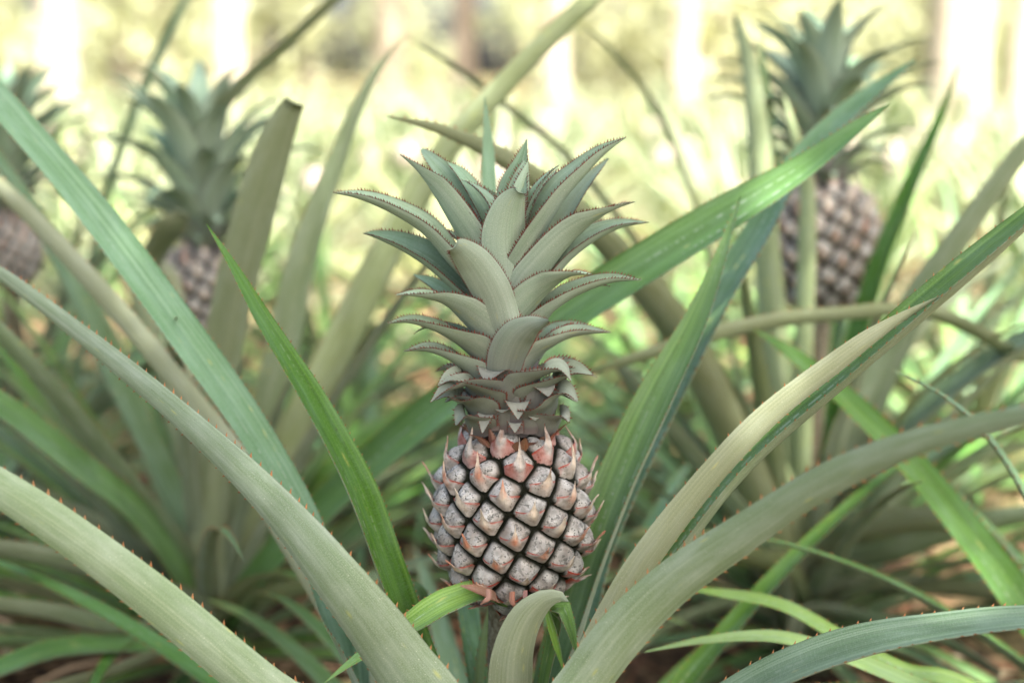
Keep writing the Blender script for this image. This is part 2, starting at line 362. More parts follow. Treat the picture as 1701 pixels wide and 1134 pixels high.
PROF = [(0.000, 0.014), (0.003, 0.021), (0.009, 0.0305), (0.021, 0.0410), (0.037, 0.0475), (0.057, 0.0495), (0.078, 0.0478), (0.094, 0.0425), (0.106, 0.0345), (0.113, 0.026), (0.117, 0.018)]
def build_fruit(root, bot, scale=1.0, seed=1, n_let=82, detail=True, phase=0.0, extra_red=0.0, lean=(0, 0)):
    rng = random.Random(seed); bot = np.array(bot, float)
    pr = spline([(a*scale, b*scale, 0) for a, b in PROF], 60); zz, rr = pr[:, 0], pr[:, 1]
    bx = lambda z: bot + np.array([lean[0]*z, lean[1]*z, z])
    mb = MB(); seg = 40; ang = np.linspace(0, 2*np.pi, seg, endpoint=False)
    V = np.array([bx(z) + np.array([(r-.0015)*np.cos(a), (r-.0015)*np.sin(a), 0]) for z, r in zip(zz, rr) for a in ang])
    F = [(i*seg+j, i*seg+(j+1) % seg, (i+1)*seg+(j+1) % seg, (i+1)*seg+j) for i in range(59) for j in range(seg)]
    F += [tuple(range(seg))[::-1], tuple(range(59*seg, 60*seg))]
    mb.add(V, F)
    fruit = sub(mb.build('fruit', [CORE], root), root)
    ds = np.hypot(np.diff(zz), np.diff(rr)); area = np.concatenate([[0], np.cumsum(ds*(rr[1:]+rr[:-1])/2)])
    pts, nrm, ups = [], [], []
    for i in range(n_let):
        A = area[-1]*(1-(i+0.9)/(n_let+1.2))                    # index grows downwards
        z = np.interp(A, area, zz); r = np.interp(A, area, rr)
        dz = 0.0015; r1, r2 = np.interp(z+dz, zz, rr), np.interp(z-dz, zz, rr)
        a = phase + i*R_(137.508)
        rad = np.array([math.cos(a), math.sin(a), 0]); tz = np.array([0, 0, 2*dz]) + rad*(r1-r2); tz /= np.linalg.norm(tz)
        nn = np.cross(np.array([-rad[1], rad[0], 0]), tz); nn /= np.linalg.norm(nn)
        pts.append(bx(z)+rad*r); nrm.append(nn); ups.append(tz)
    pts = np.array(pts); K = 36 if detail else 18; PHI = np.linspace(0, 2*np.pi, K, endpoint=False)
    for i in range(n_let):
        p, n_, u = pts[i], nrm[i], ups[i]; r_ = np.cross(u, n_)
        dd = pts-p; dist = np.linalg.norm(dd, axis=1); near = np.argsort(dist)[1:9]
        rho = np.full(K, 0.0165*scale)
        inv = (1/rho)**16
        for j in near:
            x, y = dd[j]@r_, dd[j]@u; d2 = math.hypot(x, y); d3 = dist[j]
            cs = np.cos(PHI-math.atan2(y, x)); lim = np.where(cs > 0.15, d3/2/np.maximum(cs, 0.15), 1)
            inv = inv + (1/lim)**16
        rho = inv**(-1/16)*0.97*(1+0.03*np.sin(PHI*2+rng.uniform(0, 6))+0.02*np.sin(PHI*3+rng.uniform(0, 6)))
        H = 0.0050*scale*rng.uniform(0.88, 1.12); cv = 1/(2*0.052*scale)
        w1, w2 = rng.uniform(0, 6), rng.uniform(0, 6)
        def hfun(x, y, rr_):
            t = np.minimum(np.hypot(x, y)/np.maximum(rr_, 1e-6), 1.0)
            base = H*(1-t**2.6) - 0.0022*t**6
            X, Y = x/0.012, y/0.012
            crease = -0.0011*np.exp(-(X/0.10)**2)*(Y > 0)*np.clip(Y*2, 0, 1)*(1-t**2) - 0.0009*np.exp(-((np.abs(X)-0.55*np.clip(Y+0.3, 0, 2))/0.10)**2)*(1-t**2)*(Y > -.2)
            pk = 0.0016*np.exp(-((X**2+(Y+0.1)**2)/0.16)) + (0.00035*np.sin(X*7+w1)*np.sin(Y*6+w2)+0.00025*np.sin(X*13+w2)*np.sin(Y*11+w1))*(1-t**2)
            return base + (crease + pk)*scale - (x*x*0.8+y*y*0.4)*cv
        mb = MB(); ts = [0, .2, .4, .58, .72, .83, .91, .97, 1.0] if detail else [0, .4, .75, .93, 1]
        vs, at = [], []
        for t in ts:
            for k in range(1 if t == 0 else K):
                rk = rho[k]; x, y = rk*t*math.cos(PHI[k]), rk*t*math.sin(PHI[k])
                h = hfun(x, y, rk); vs.append(p+x*r_+y*u+h*n_); at.append(t)
        f = [(0, 1+k, 1+(k+1) % K) for k in range(K)]
        for q in range(len(ts)-2):
            o0 = 1+q*K
            f += [(o0+k, o0+K+k, o0+K+(k+1) % K, o0+(k+1) % K) for k in range(K)]
        mb.add(vs, f, 0, None, at)
        # bract: covers the lower part, its upper margin is red and runs into a free pale point
        cols = np.array([-1, -.92, -.8, -.66, -.52, -.42, -.34, -.26, -.18, -.1, -.04, 0, .04, .1, .18, .26, .34, .42, .52, .66, .8, .92, 1.0])
        rows = np.array([0, .25, .5, .7, .82, .9, .95, 1.0])
        rfn = lambda a_: np.interp(a_ % (2*np.pi), np.append(PHI, 2*np.pi), np.append(rho, rho[0]))
        X0 = min(rfn(0.0), rfn(np.pi))*0.97; Yd = rfn(1.5*np.pi)*0.97
        zrel = (p[2]-bot[2])/(0.119*scale)
        spl = (0.66+0.34*rng.random())*(1.0 if zrel < .8 else 1.35); bend = rng.uniform(-.12, .12); lift = rng.uniform(0.0008, 0.0040)*scale*(1.0 if rng.random() < .7 else 1.6)
        sag = rng.uniform(-.04, .04)
        vs, at = [], []
        for a in cols:
            x = a*X0
            aa = math.atan2(-1e-6, x)
            # lower boundary: walk down until the outline is met
            yl = 0
            for yy in np.linspace(0, Yd, 24):
                if math.hypot(x, yy) < rfn(math.atan2(-yy, x))*0.985: yl = -yy
            sk = max(0, 1-abs(a)/0.52)
            ye = Yd*(-0.16+sag+0.10*a*a) ; spike = Yd*spl*sk**2.3*(1+.10*math.sin(a*31+w1))
            yl = min(yl, ye-0.0004)
            for v in rows:
                if v <= 0.7: y = yl+(ye-yl)*v/0.7; lf = 0
                else: y = ye+spike*(v-0.7)/0.3; lf = (v-0.7)/0.3
                hh = hfun(x, min(y, ye+spike*0.1), max(rfn(math.atan2(min(y, 0), x)), 1e-5))
                prox = max(0, 1-(ye-y)/(0.6*Yd)) if y < ye else 1
                hh += 0.0006*scale + 0.0011*scale*prox*(1-abs(a)**2) + 0.0007*sk*prox*scale + lift*1.5*(lf*sk)**1.6 if True else 0
                hh -= 0.0014*max(0, abs(a)-.8)/.2
                xx = x*(1-0.45*lf*sk) + bend*spike*lf
                vs.append(p+xx*r_+y*u+hh*n_)
                edge = math.exp(-((ye-y)/(0.10*Yd))**2) if y < ye else 1
                red = edge*(1-min(1, sk*1.5))
                red = max(red, 0.75*max(0, abs(a)-.72)/.28*(1 if v < .7 else 1))
                low = max(0, (0.34-zrel)/0.34)*1.4*(1-v*0.5) + extra_red
                red = min(1, red*rng.uniform(.75, 1.0) + low*(1-sk))
                if zrel > .86: red = max(red, .55)
                red *= 1 if detail else .3
                at.append(red - 0.95*sk*(0.35+0.65*min(1, v/0.7))*(1 if v > .25 else .4) if red < .5 or sk > .3 else red)
        nr = len(rows); nc = len(cols)
        f = [(c_*nr+q, (c_+1)*nr+q, (c_+1)*nr+q+1, c_*nr+q+1) for c_ in range(nc-1) for q in range(nr-1)]
        V = np.array(vs); Vb = V - n_*0.0006
        k = len(V); fb = [tuple(b_+k for b_ in q[::-1]) for q in f]
        rim = [(c_*nr+nr-1, (c_+1)*nr+nr-1, (c_+1)*nr+nr-1+k, c_*nr+nr-1+k) for c_ in range(nc-1)]
        mb.add(np.concatenate([V, Vb]), f+fb+rim, 1, None, at+at)
        mb.build('fruitlet', [SKIN, BRACT], fruit)
    return fruit

# ------------------------------------------------------------------ crown
def crown_tone(base_tone):
    # purple-brown towards the leaf's base, reddish hairline at the margins
    return lambda s, a: np.clip(np.maximum(base_tone*np.clip(1.2-np.asarray(s)*1.25, 0, 1)[:, None]*np.ones((1, len(a))), (np.abs(a)[None, :] > 0.985)*1.8*np.ones((len(s), 1))), 0, 2)
def crown_core(root, bot, h, r, name='crown'):
    mb = MB(); seg = 20; ang = np.linspace(0, 2*np.pi, seg, endpoint=False)
    prof = [(0, r*0.9), (h*.1, r), (h*.3, r*.8), (h*.6, r*.5), (h*.85, r*.3), (h, .002)]
    V = [np.array(bot)+np.array([q*math.cos(a), q*math.sin(a), z]) for z, q in prof for a in ang]
    F = [(i*seg+j, i*seg+(j+1) % seg, (i+1)*seg+(j+1) % seg, (i+1)*seg+j) for i in range(5) for j in range(seg)]
    mb.add(V, F, 0, None, [1.0]*len(V))
    return sub(mb.build(name, [CRUN], root), root)
def crown_leaf_grown(crown, bot, i, n, H, rb, rng, k=1.0, az=None, teeth=True, red=False):
    s = i/n
    az = i*R_(137.5)+rng.uniform(-.15, .15) if az is None else az
    zb = H*0.72*s**(0.95 if teeth else 1.35)
    r0 = rb*(1-0.8*s)
    el0 = R_(26+(52 if teeth else 44)*s+rng.uniform(-6, 6)); dr = R_(75-30*s+rng.uniform(-10, 14))
    L = ((0.020 if teeth else 0.032)+0.080*min(1, s*2.1)**1.1-0.018*max(0, s-.7)/.3)*k*rng.uniform(.88, 1.08)
    w0 = (0.014+0.012*min(1, s*2.2))*k
    base = np.array(bot)+np.array([math.cos(az)*r0*.8, math.sin(az)*r0*.8, zb])
    seg = 22; t = np.linspace(0, 1, seg); el = el0+R_(14)*(1-t)-dr*t**1.8
    d = np.stack([np.cos(el)*math.cos(az), np.cos(el)*math.sin(az), np.sin(el)], 1)
    Q = base+np.concatenate([[np.zeros(3)], np.cumsum((d[1:]+d[:-1])/2*L/(seg-1), axis=0)])
    Nn = np.stack([-np.sin(el)*math.cos(az), -np.sin(el)*math.sin(az), np.cos(el)], 1)
    W = np.maximum(w0*(0.9+0.25*np.sin(t*2.6))*np.maximum(1-t**1.9, 0)**0.9, .0005)
    mb = MB()
    ribbon(mb, Q, Nn, W, 1.5, 0.0011, 10, (0, 1), crown_tone(max(0, (0.85 if teeth else .55)-1.3*s)), (0.0021, 0.0019, 2, 0.1) if teeth else None, rng)
    return mb.build('crown_leaf', [CRRED if red else CRUP, CRRED if red else CRUN, SPRED], crown)

# zoomed crown coordinates -> photo pixels
def Z(X, Y): return 540+X/2.3625, 200+Y/2.3625
def crown_leaf_traced(crown, pts, o, phi, curl=1.4, tone=0.3, seed=0, seg=44, mats=None, tip=None, zoomed=True):
    """pts base to tip (X, Y, width) in crown-zoom pixels; o = distances towards the viewer at base, middle, tip (metres)"""
    rng = random.Random(seed); rows = []; m = len(pts)
    for k, q in enumerate(pts):
        s = k/(m-1); x, y = Z(q[0], q[1]) if zoomed else (q[0], q[1])
        off = np.interp(s, [0, .5, 1], o)
        p = PY(x, y, Y0-off); dep = (p-CAM)@FW
        wpx = q[2]/2.3625 if zoomed else q[2]
        rows.append([*p, wpx*dep/FPX, q[3] if len(q) > 3 else phi])
    sp = spline(rows, seg); Q = sp[:, :3]; W = np.maximum(sp[:, 3], .0005); PH = np.radians(np.clip(sp[:, 4], 0, 180))
    T = tangents(Q); V = unit(CAM-Q); V = unit(V-(V*T).sum(1)[:, None]*T); Sd = np.cross(T, V)
    axp = np.array([AX(500)[0], Y0, 0]); inw = np.stack([axp[0]-Q[:, 0], axp[1]-Q[:, 1], np.full(seg, 0.09)], 1)
    Sd = Sd*(np.sign((Sd*inw).sum(1).mean()) or 1)
    Nn = np.cos(PH)[:, None]*V+np.sin(PH)[:, None]*Sd
    W = W/visible(PH, np.full(seg, curl))
    mb = MB(); cur = np.full(seg, curl); fl = max(0, tone-.25)
    ribbon(mb, Q, Nn, W, cur, 0.0012, 12, (0, 1), lambda s_, a: np.maximum(crown_tone(tone)(s_, a), fl), (0.0018, 0.0018, 2, 0.06), rng)
    return mb.build('crown_leaf', [*(mats or (CRUP, CRUN)), SPRED], crown)

def stem(root, a, b, r0, r1, m=None):
    mb = MB(); seg = 18; nseg = 24; a, b = np.array(a, float), np.array(b, float); rng = random.Random(3)
    V = []
    for i in range(nseg+1):
        t = i/nseg; c = a*(1-t)+b*t
        for j in range(seg):
            th = 2*np.pi*j/seg; r = (r0*(1-t)+r1*t)*(1+0.07*math.sin(th*4+t*9)+rng.uniform(-.03, .03)); V.append(c+np.array([r*math.cos(th), r*math.sin(th), 0]))
    F = [(i*seg+j, i*seg+(j+1) % seg, (i+1)*seg+(j+1) % seg, (i+1)*seg+j) for i in range(nseg) for j in range(seg)]
    mb.add(V, F); return mb.build('stem', [m or STEM], root)

# ================================================================== THE SETTING
def ground():
    m, t, b, out = mat('soil'); n = N(t); g = n.node('TexCoord').outputs['Object']
    c = n.mix(n.mapr(n.noise(g, 6, 5), 0.35, 0.65), (0.035, 0.022, 0.012), (0.11, 0.07, 0.038))
    c = n.mix(n.mapr(n.noise(g, 60, 4, .7), 0.5, 0.68), c, (0.32, 0.21, 0.11))
    c = n.mix(n.mapr(n.noise(g, 140, 3, .7), 0.55, 0.7), c, (0.05, 0.035, 0.025))
    far = n.mapr(n.noise(g, 1.3, 3), 0.46, 0.58); c = n.mix(n.math('MULTIPLY', far, 0.6), c, (0.16, 0.20, 0.07))
    n.set(b.inputs['Base Color'], c); b.inputs['Roughness'].default_value = 0.9; b.inputs['Specular IOR Level'].default_value = 0.1
    n.set(b.inputs['Normal'], n.bump(n.noise(g, 45, 6, .7), 0.7, 0.02))
    rng = np.random.default_rng(4)
    xs = np.concatenate([np.linspace(-120, -6, 20), np.linspace(-5.5, 5.5, 90), np.linspace(6, 120, 20)])
    ys = np.concatenate([np.linspace(-60, -2, 12), np.linspace(-1.5, 8, 90), np.linspace(8.6, 220, 34)])
    X, Y = np.meshgrid(xs, ys)
    Zg = 0.012*np.sin(X*5.1+np.sin(Y*3))+0.012*np.sin(Y*7.3+X*2)+0.006*rng.standard_normal(X.shape) - 0.02
    nx = len(xs); F = [(i*nx+j, i*nx+j+1, (i+1)*nx+j+1, (i+1)*nx+j) for i in range(len(ys)-1) for j in range(nx-1)]
    mb = MB(); mb.add(np.stack([X, Y, Zg], -1), F)
    tag(mb.build('ground', [m]), 'brown soil with dry litter under the pineapple plants', 'ground', kind='structure')
ground()
def litter():
    """dry straw-brown leaf scraps lying on the soil"""
    rng = random.Random(8); mb = MB()
    for k in range(3600):
        y = rng.uniform(0.5, 5.0)**1.0; x = rng.uniform(-.55, .55)*y*1.2+rng.uniform(-.3, .3)
        L = rng.uniform(.03, .16); w_ = rng.uniform(.004, .016); a = rng.uniform(0, 6.3)
        seg = 5; t = np.linspace(0, 1, seg); bend = rng.uniform(-.8, .8)
        aa = a+bend*t; d = np.stack([np.cos(aa), np.sin(aa), 0.25*np.cos(t*3+rng.random())], 1)
        Q = np.array([x, y, rng.uniform(0.0, .03)])+np.concatenate([[np.zeros(3)], np.cumsum(d[1:]*L/(seg-1), axis=0)])
        Nn = np.tile([rng.uniform(-.4, .4), rng.uniform(-.4, .4), 1], (seg, 1))
        ribbon(mb, Q, Nn, np.maximum(w_*np.sin(np.pi*(0.1+0.85*t)), .001), rng.uniform(.3, 2), na=3, mats=(0, 0), sheet=True, tone=rng.random())
    m, t, b, out = mat('dry_leaf'); n = N(t); at = n.node('Attribute', attribute_name='tone').outputs['Fac']
    n.set(b.inputs['Base Color'], n.ramp(at, [(0, (0.10, 0.05, 0.028)), (.35, (0.24, 0.12, 0.06)), (.6, (0.38, 0.24, 0.13)), (.85, (0.50, 0.40, 0.26)), (1, (0.30, 0.28, 0.10))])); b.inputs['Roughness'].default_value = 0.7; b.inputs['Specular IOR Level'].default_value = 0.15
    tag(mb.build('leaf_litter', [m]), 'dry brown and straw coloured leaf scraps on the soil', 'leaf litter', kind='stuff')
litter()

# ------------------------------------------------------------------ trees
BARK = plain('pale_bark', (0.24, 0.20, 0.14), 0.8, (0.40, 0.35, 0.26), 7, 0.4)
BARKD = plain('brown_bark', (0.20, 0.16, 0.12), 0.8, (0.30, 0.25, 0.19), 9, 0.4)
def leaf_cards(centres, sizes, rng, aspect=0.45, flat=0.0):
    """pointed six-sided leaves, folded along the midrib"""
    nL = len(centres); a = rng.normal(size=(nL, 3)); a[:, 2] *= (1-flat); a = unit(a)
    b = unit(np.cross(a, rng.normal(size=(nL, 3)))); c = np.cross(a, b)
    s = sizes[:, None]
    v0 = centres; v1 = centres+a*s*.45+b*s*aspect*.5+c*s*.1; v2 = centres+a*s; v3 = centres+a*s*.45-b*s*aspect*.5+c*s*.1
    V = np.stack([v0, v1, v2, v3], 1).reshape(-1, 3)
    F = [(4*i, 4*i+1, 4*i+2) for i in range(nL)]+[(4*i, 4*i+2, 4*i+3) for i in range(nL)]
    return V, F, np.repeat(rng.random(nL), 4)
def crown_mesh(blobs, per, size, seed, leaf_mat_, name, parent, origin):
    rng = np.random.default_rng(seed); cs = []
    for (x, y, z, r, rz) in blobs:
        k = int(per*r*r*4); d = unit(rng.normal(size=(k, 3))); rad = rng.random(k)**.45
        cl = d*np.stack([rad*r, rad*r, rad*rz], 1)
        # leaves gather in sprays so that light falls through between them
        hubs = cl[rng.integers(0, k, max(4, k//14))]; cl = hubs[rng.integers(0, len(hubs), k)]+rng.normal(size=(k, 3))*size*1.3
        cs.append(cl+np.array([x, y, z]))
    cs = np.concatenate(cs); V, F, A = leaf_cards(cs, size*rng.uniform(.6, 1.3, len(cs)), rng)
    mb = MB(); mb.add(V, F, 0, None, A, smooth=False); return mb.build(name, [leaf_mat_], parent, origin)
def limb(mb, pts, r0, r1, seg=12, n=14, wob=0.05, seed=0):
    rng = random.Random(seed); q = spline([[*p, 0] for p in pts], n)[:, :3]; T = tangents(q); V = []
    for i in range(n):
        a = np.cross(T[i], [0.3, 1, 0.1]); a /= np.linalg.norm(a); b = np.cross(T[i], a); t = i/(n-1); r = r0*(1-t)+r1*t
        if i == 0: r *= 1.25
        for j in range(seg):
            th = 2*np.pi*j/seg; rr = r*(1+rng.uniform(-wob, wob)+.05*math.sin(3*th+i*.4)); V.append(q[i]+rr*(math.cos(th)*a+math.sin(th)*b))
    mb.add(V, [(i*seg+j, i*seg+(j+1) % seg, (i+1)*seg+(j+1) % seg, (i+1)*seg+j) for i in range(n-1) for j in range(seg)])
def tree(x, y, r, h, lean, bark, seed, label, group, crown=True, crown_r=1.5):
    rng = random.Random(seed); root = plant_root('tree', (x, y, -.03), label, 'tree', group); b = np.array([x, y, -.05])
    mb = MB(); top = b+np.array([lean*h, rng.uniform(-.05, .05)*h, h])
    limb(mb, [b, b+(top-b)*.4+np.array([rng.uniform(-.1, .1), 0, 0]), top], r, r*.55, seed=seed)
    tr = sub(mb.build('trunk', [bark], root), root)
    mb = MB(); bl = []
    for k in range(5):
        a = rng.uniform(0, 6.28); e = top+np.array([math.cos(a)*crown_r*.7, math.sin(a)*crown_r*.7, rng.uniform(.3, 1.6)])
        limb(mb, [top-(top-b)*rng.uniform(.03, .25), (top+e)/2+np.array([0, 0, .1]), e], r*.3, r*.1, 7, 8, seed=seed+k); bl.append((*e, crown_r*rng.uniform(.5, .8), crown_r*.45))
    mb.build('limb', [bark], root)
    crown_mesh(bl+[(*(top+[0, 0, .8]), crown_r*.7, crown_r*.6)], 90, .2, seed, TREELEAF, 'crown', root, WORLD[root.name])
    return root
# pixel column -> trunk position at distance d
def col(px, d): return (px-850.5)/FPX*d*cp
trunks = [(92, 15, .20, .02, BARK, 'pale sunlit trunk standing leftmost in the picture behind the field'),
          (205, 24, .13, -.01, BARK, 'thin pale trunk far behind the tallest crown at the left'),
          (385, 15, .155, -.015, BARK, 'broad pale trunk rising behind the left pineapple crown'),
          (510, 26, .14, .0, BARKD, 'dull brown trunk in the far shrubs left of the middle'),
          (645, 17, .19, .01, BARK, 'pale trunk behind the leaf crossing left of the middle crown'),
          (768, 19, .16, .0, BARKD, 'darker brown trunk standing above the middle crown'),
          (925, 17, .15, -.01, BARK, 'pale trunk just right of the long diagonal leaf top'),
          (1132, 16, .14, .012, BARK, 'slim white sunlit trunk standing alone right of the middle'),
          (1290, 25, .15, 0, BARK, 'faint distant trunk behind the upright blunt leaf'),
          (1592, 9.5, .20, .01, BARK, 'widest and brightest trunk at the upper right'),
          (1697, 13, .12, 0, BARK, 'pale trunk cut by the right edge of the picture')]
for i, (px, d, r, lean, bk, lb) in enumerate(trunks):
    tree(col(px, d), d, r, random.Random(i).uniform(9.0, 11.0), lean, bk, 20+i, lb, 'tree trunks behind the field')
# the tree whose crown shades the near plants, standing behind and right of the camera
def shade_tree():
    b = np.array([2.6, -3.6, -.05]); root = plant_root('tree', tuple(b), 'leafy shade tree standing behind the viewer over the near plants', 'tree')
    mb = MB(); top = b+np.array([-.2, .3, 3.0]); limb(mb, [b, b+np.array([.1, .1, 1.4]), top], .17, .12, seed=5); mb.build('trunk', [BARK], root)
    mb = MB(); bl = []
    cen = [(.6, -2.6), (1.6, -2.1), (-.6, -1.7), (.7, -1.2), (3.3, -2.4), (1.8, -3.0), (-.3, -3.1), (3.0, -3.6), (1.2, -2.1), (-1.4, -2.4), (2.4, -2.4), (0.1, -.9)]
    for k, (x, y) in enumerate(cen):
        z = 4.0+.35*math.sin(k*2.3); e = np.array([x, y, z]); limb(mb, [top-[0, 0, .3+.05*k], (top+e)/2+[0, 0, .2], e], .06, .015, 7, 8, seed=k)
        bl.append((x, y, z+.1, .95, .45))
    bl += [(1.68, -1.0, 4.1, .45, .3), (1.15, -.7, 4.1, .6, .35), (.45, -.5, 4.1, .6, .35)]  # extra clumps added to shade the right fruit and the left plant's leaves
    mb.build('limb', [BARK], root)
    crown_mesh(bl, 330, .15, 77, TREELEAF, 'crown', root, WORLD[root.name])
shade_tree()

# ------------------------------------------------------------------ shrubs at the far edge
def shrubs():
    metas = []
    for v in range(4):
        rng = random.Random(40+v); r = np.random.default_rng(60+v); bl = [(rng.uniform(-.8, .8), rng.uniform(-.5, .5), rng.uniform(.5, 2.3), rng.uniform(.5, .85), rng.uniform(.5, .8)) for _ in range(6)]
        cs = []
        for (x, y, z, rr_, rz) in bl:
            k = int(330*rr_); d = unit(r.normal(size=(k, 3))); cl = d*(r.random((k, 1))**.4)*np.array([rr_, rr_, rz]); hubs = cl[r.integers(0, k, k//12)]
            cs.append(hubs[r.integers(0, len(hubs), k)]+r.normal(size=(k, 3))*.11+np.array([x, y, z]))
        cs = np.concatenate(cs); cs = cs[cs[:, 2] > .02]; V, F, A = leaf_cards(cs, .17*r.uniform(.6, 1.3, len(cs)), r)
        mb = MB(); mb.add(V, F, 0, None, A, smooth=False)
        for k in range(4): limb(mb, [(rng.uniform(-.1, .1), 0, -.05), (rng.uniform(-.4, .4), rng.uniform(-.3, .3), .9), (rng.uniform(-.8, .8), rng.uniform(-.4, .4), 1.9)], .035, .01, 6, 7, seed=k)
        nf = len(F); mb.m = [0]*nf+[1]*(len(mb.f)-nf)
        metas.append(mb)
    protos = []
    rng = random.Random(9); k = 0
    for d in (19, 23, 28, 34):
        for px in np.arange(-150, 1900, 150 if d < 24 else 170):
            if rng.random() < (.72 if d < 20 else .5): continue
            x = col(px+rng.uniform(-60, 60), d); v = rng.randrange(4)
            if len(protos) <= v or protos[v] is None:
                while len(protos) <= v: protos.append(None)
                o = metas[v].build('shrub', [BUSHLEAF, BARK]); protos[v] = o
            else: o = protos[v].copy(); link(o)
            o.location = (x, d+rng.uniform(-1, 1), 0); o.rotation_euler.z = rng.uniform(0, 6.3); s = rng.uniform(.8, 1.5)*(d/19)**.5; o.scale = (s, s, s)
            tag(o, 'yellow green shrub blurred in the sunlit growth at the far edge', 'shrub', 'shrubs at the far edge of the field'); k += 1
shrubs()

# ================================================================== FIELD PLANTS
def far_plant_mesh(seed, fruit):
    rng = random.Random(seed); mb = MB()
    n = 44
    for i in range(n):
        s = i/n; az = i*2.4+rng.uniform(-.3, .3); el = R_(18+66*s+rng.uniform(-8, 8)); L = rng.uniform(.5, .95)*(1-.25*s*s)
        grown_leaf(mb, (math.cos(az)*.02, math.sin(az)*.02, .02+.06*s), az, el, L, rng.uniform(.022, .036), R_(rng.uniform(15, 70)), rng, 1.1, 14, (0, 0), True, twist=rng.uniform(-.25, .25), na=4, tone=rng.random()**1.2)
    if fruit:
        zb = rng.uniform(.30, .42); V, F = [], []
        seg = 14
        pr = spline([(a, b, 0) for a, b in PROF], 12)
        for z, r in pr[:, :2]:
            for j in range(seg): V.append((r*math.cos(j*6.283/seg), r*math.sin(j*6.283/seg), zb+z))
        F = [(i*seg+j, i*seg+(j+1) % seg, (i+1)*seg+(j+1) % seg, (i+1)*seg+j) for i in range(11) for j in range(seg)]
        mb.add(V, F, 1)
        limb(mb, [(0, 0, 0), (0, 0, zb*.5), (0, 0, zb)], .012, .012, 6, 5)
        for i in range(34):
            s = i/34; az = i*2.4; grown_leaf(mb, (0, 0, zb+.115+.11*s), az, R_(30+52*s), .03+.075*min(1, 2*s), .022, R_(60-20*s), rng, 1.2, 8, (0, 0), True, na=3, tone=.35+.3*rng.random())
    return mb
FRUITFAR = plain('far_fruit_skin', (0.16, 0.11, 0.09), .6, (0.45, 0.38, 0.33), 55, .8)
def field():
    protos = [far_plant_mesh(100+k, k % 2 == 0).build('pineapple_plant', [FARLEAF, FRUITFAR]) for k in range(6)]
    used = [False]*6; rng = random.Random(12)
    spots = []
    for j, y in enumerate(np.concatenate([np.arange(3.3, 9, .72), np.arange(9.2, 15.5, 1.0)])):
        half = y*.40+.5; step = .62 if y < 9 else .8
        for x in np.arange(-half, half, step): spots.append((x+rng.uniform(-.13, .13)+(j % 2)*.3, y+rng.uniform(-.14, .14)))
    for (x, y) in spots:
        k = rng.randrange(6)
        if not used[k]: o = protos[k]; used[k] = True
        else: o = protos[k].copy(); link(o)
        s = rng.uniform(.72, .98); o.location = (x, y, 0); o.rotation_euler.z = rng.uniform(0, 6.3); o.scale = (s, s, s)
        tag(o, 'blurred pineapple plant in the sunlit rows beyond the near plants', 'pineapple plant', 'pineapple plants in the sunlit rows')
    print('field plants', len(spots))
field()

# ------------------------------------------------------------------ rosette filler for a near plant
def rosette(root, base, n, seed, azr=(0, 360), elr=(15, 80), Lr=(.45, .8), w=(.020, .034), droop=(20, 80), zoff=0.0, pal=None, teeth=True):
    rng = random.Random(seed)
    for i in range(n):
        az = R_(azr[0]+(azr[1]-azr[0])*((i*0.618+rng.uniform(-.05, .05)) % 1)); s = i/max(1, n-1)
        el = R_(elr[0]+(elr[1]-elr[0])*s+rng.uniform(-6, 6)); mb = MB()
        grown_leaf(mb, np.array(base)+np.array([math.cos(az)*.018, math.sin(az)*.018, .01+.05*s+zoff]), az, el, rng.uniform(*Lr), rng.uniform(*w), R_(rng.uniform(*droop)), rng, rng.uniform(1.0, 1.9), 30, (0, 1), teeth=(0.009, 0.0022, 2, .2) if teeth else None, twist=rng.uniform(-.25, .25))
        pm = rng.choice(pal or [(TEAL, UNDER), (UPPER, UNDER), (UPPER, OLIVE), (UPPER, UNDER)])
        mb.build('leaf', [*pm, SPINE], root)

# ================================================================== MAIN PLANT
MB0 = np.array([0.0, Y0+.005, 0.0])
main = plant_root('pineapple_plant', MB0, 'sharply focused pineapple plant in the middle with its whole fruit and toothed crown', 'pineapple plant', 'near pineapple plants')
fb = AX(992); ft = AX(712)
fs = (ft[2]-fb[2])/0.119
fruit_phase = 0.0
build_fruit(main, fb, 1.02, 1, 92, True, phase=R_(-90)-44*R_(137.508)+R_(1))
stem(main, MB0, (fb[0]-.003, fb[1], fb[2]+.004), .016, .0135)
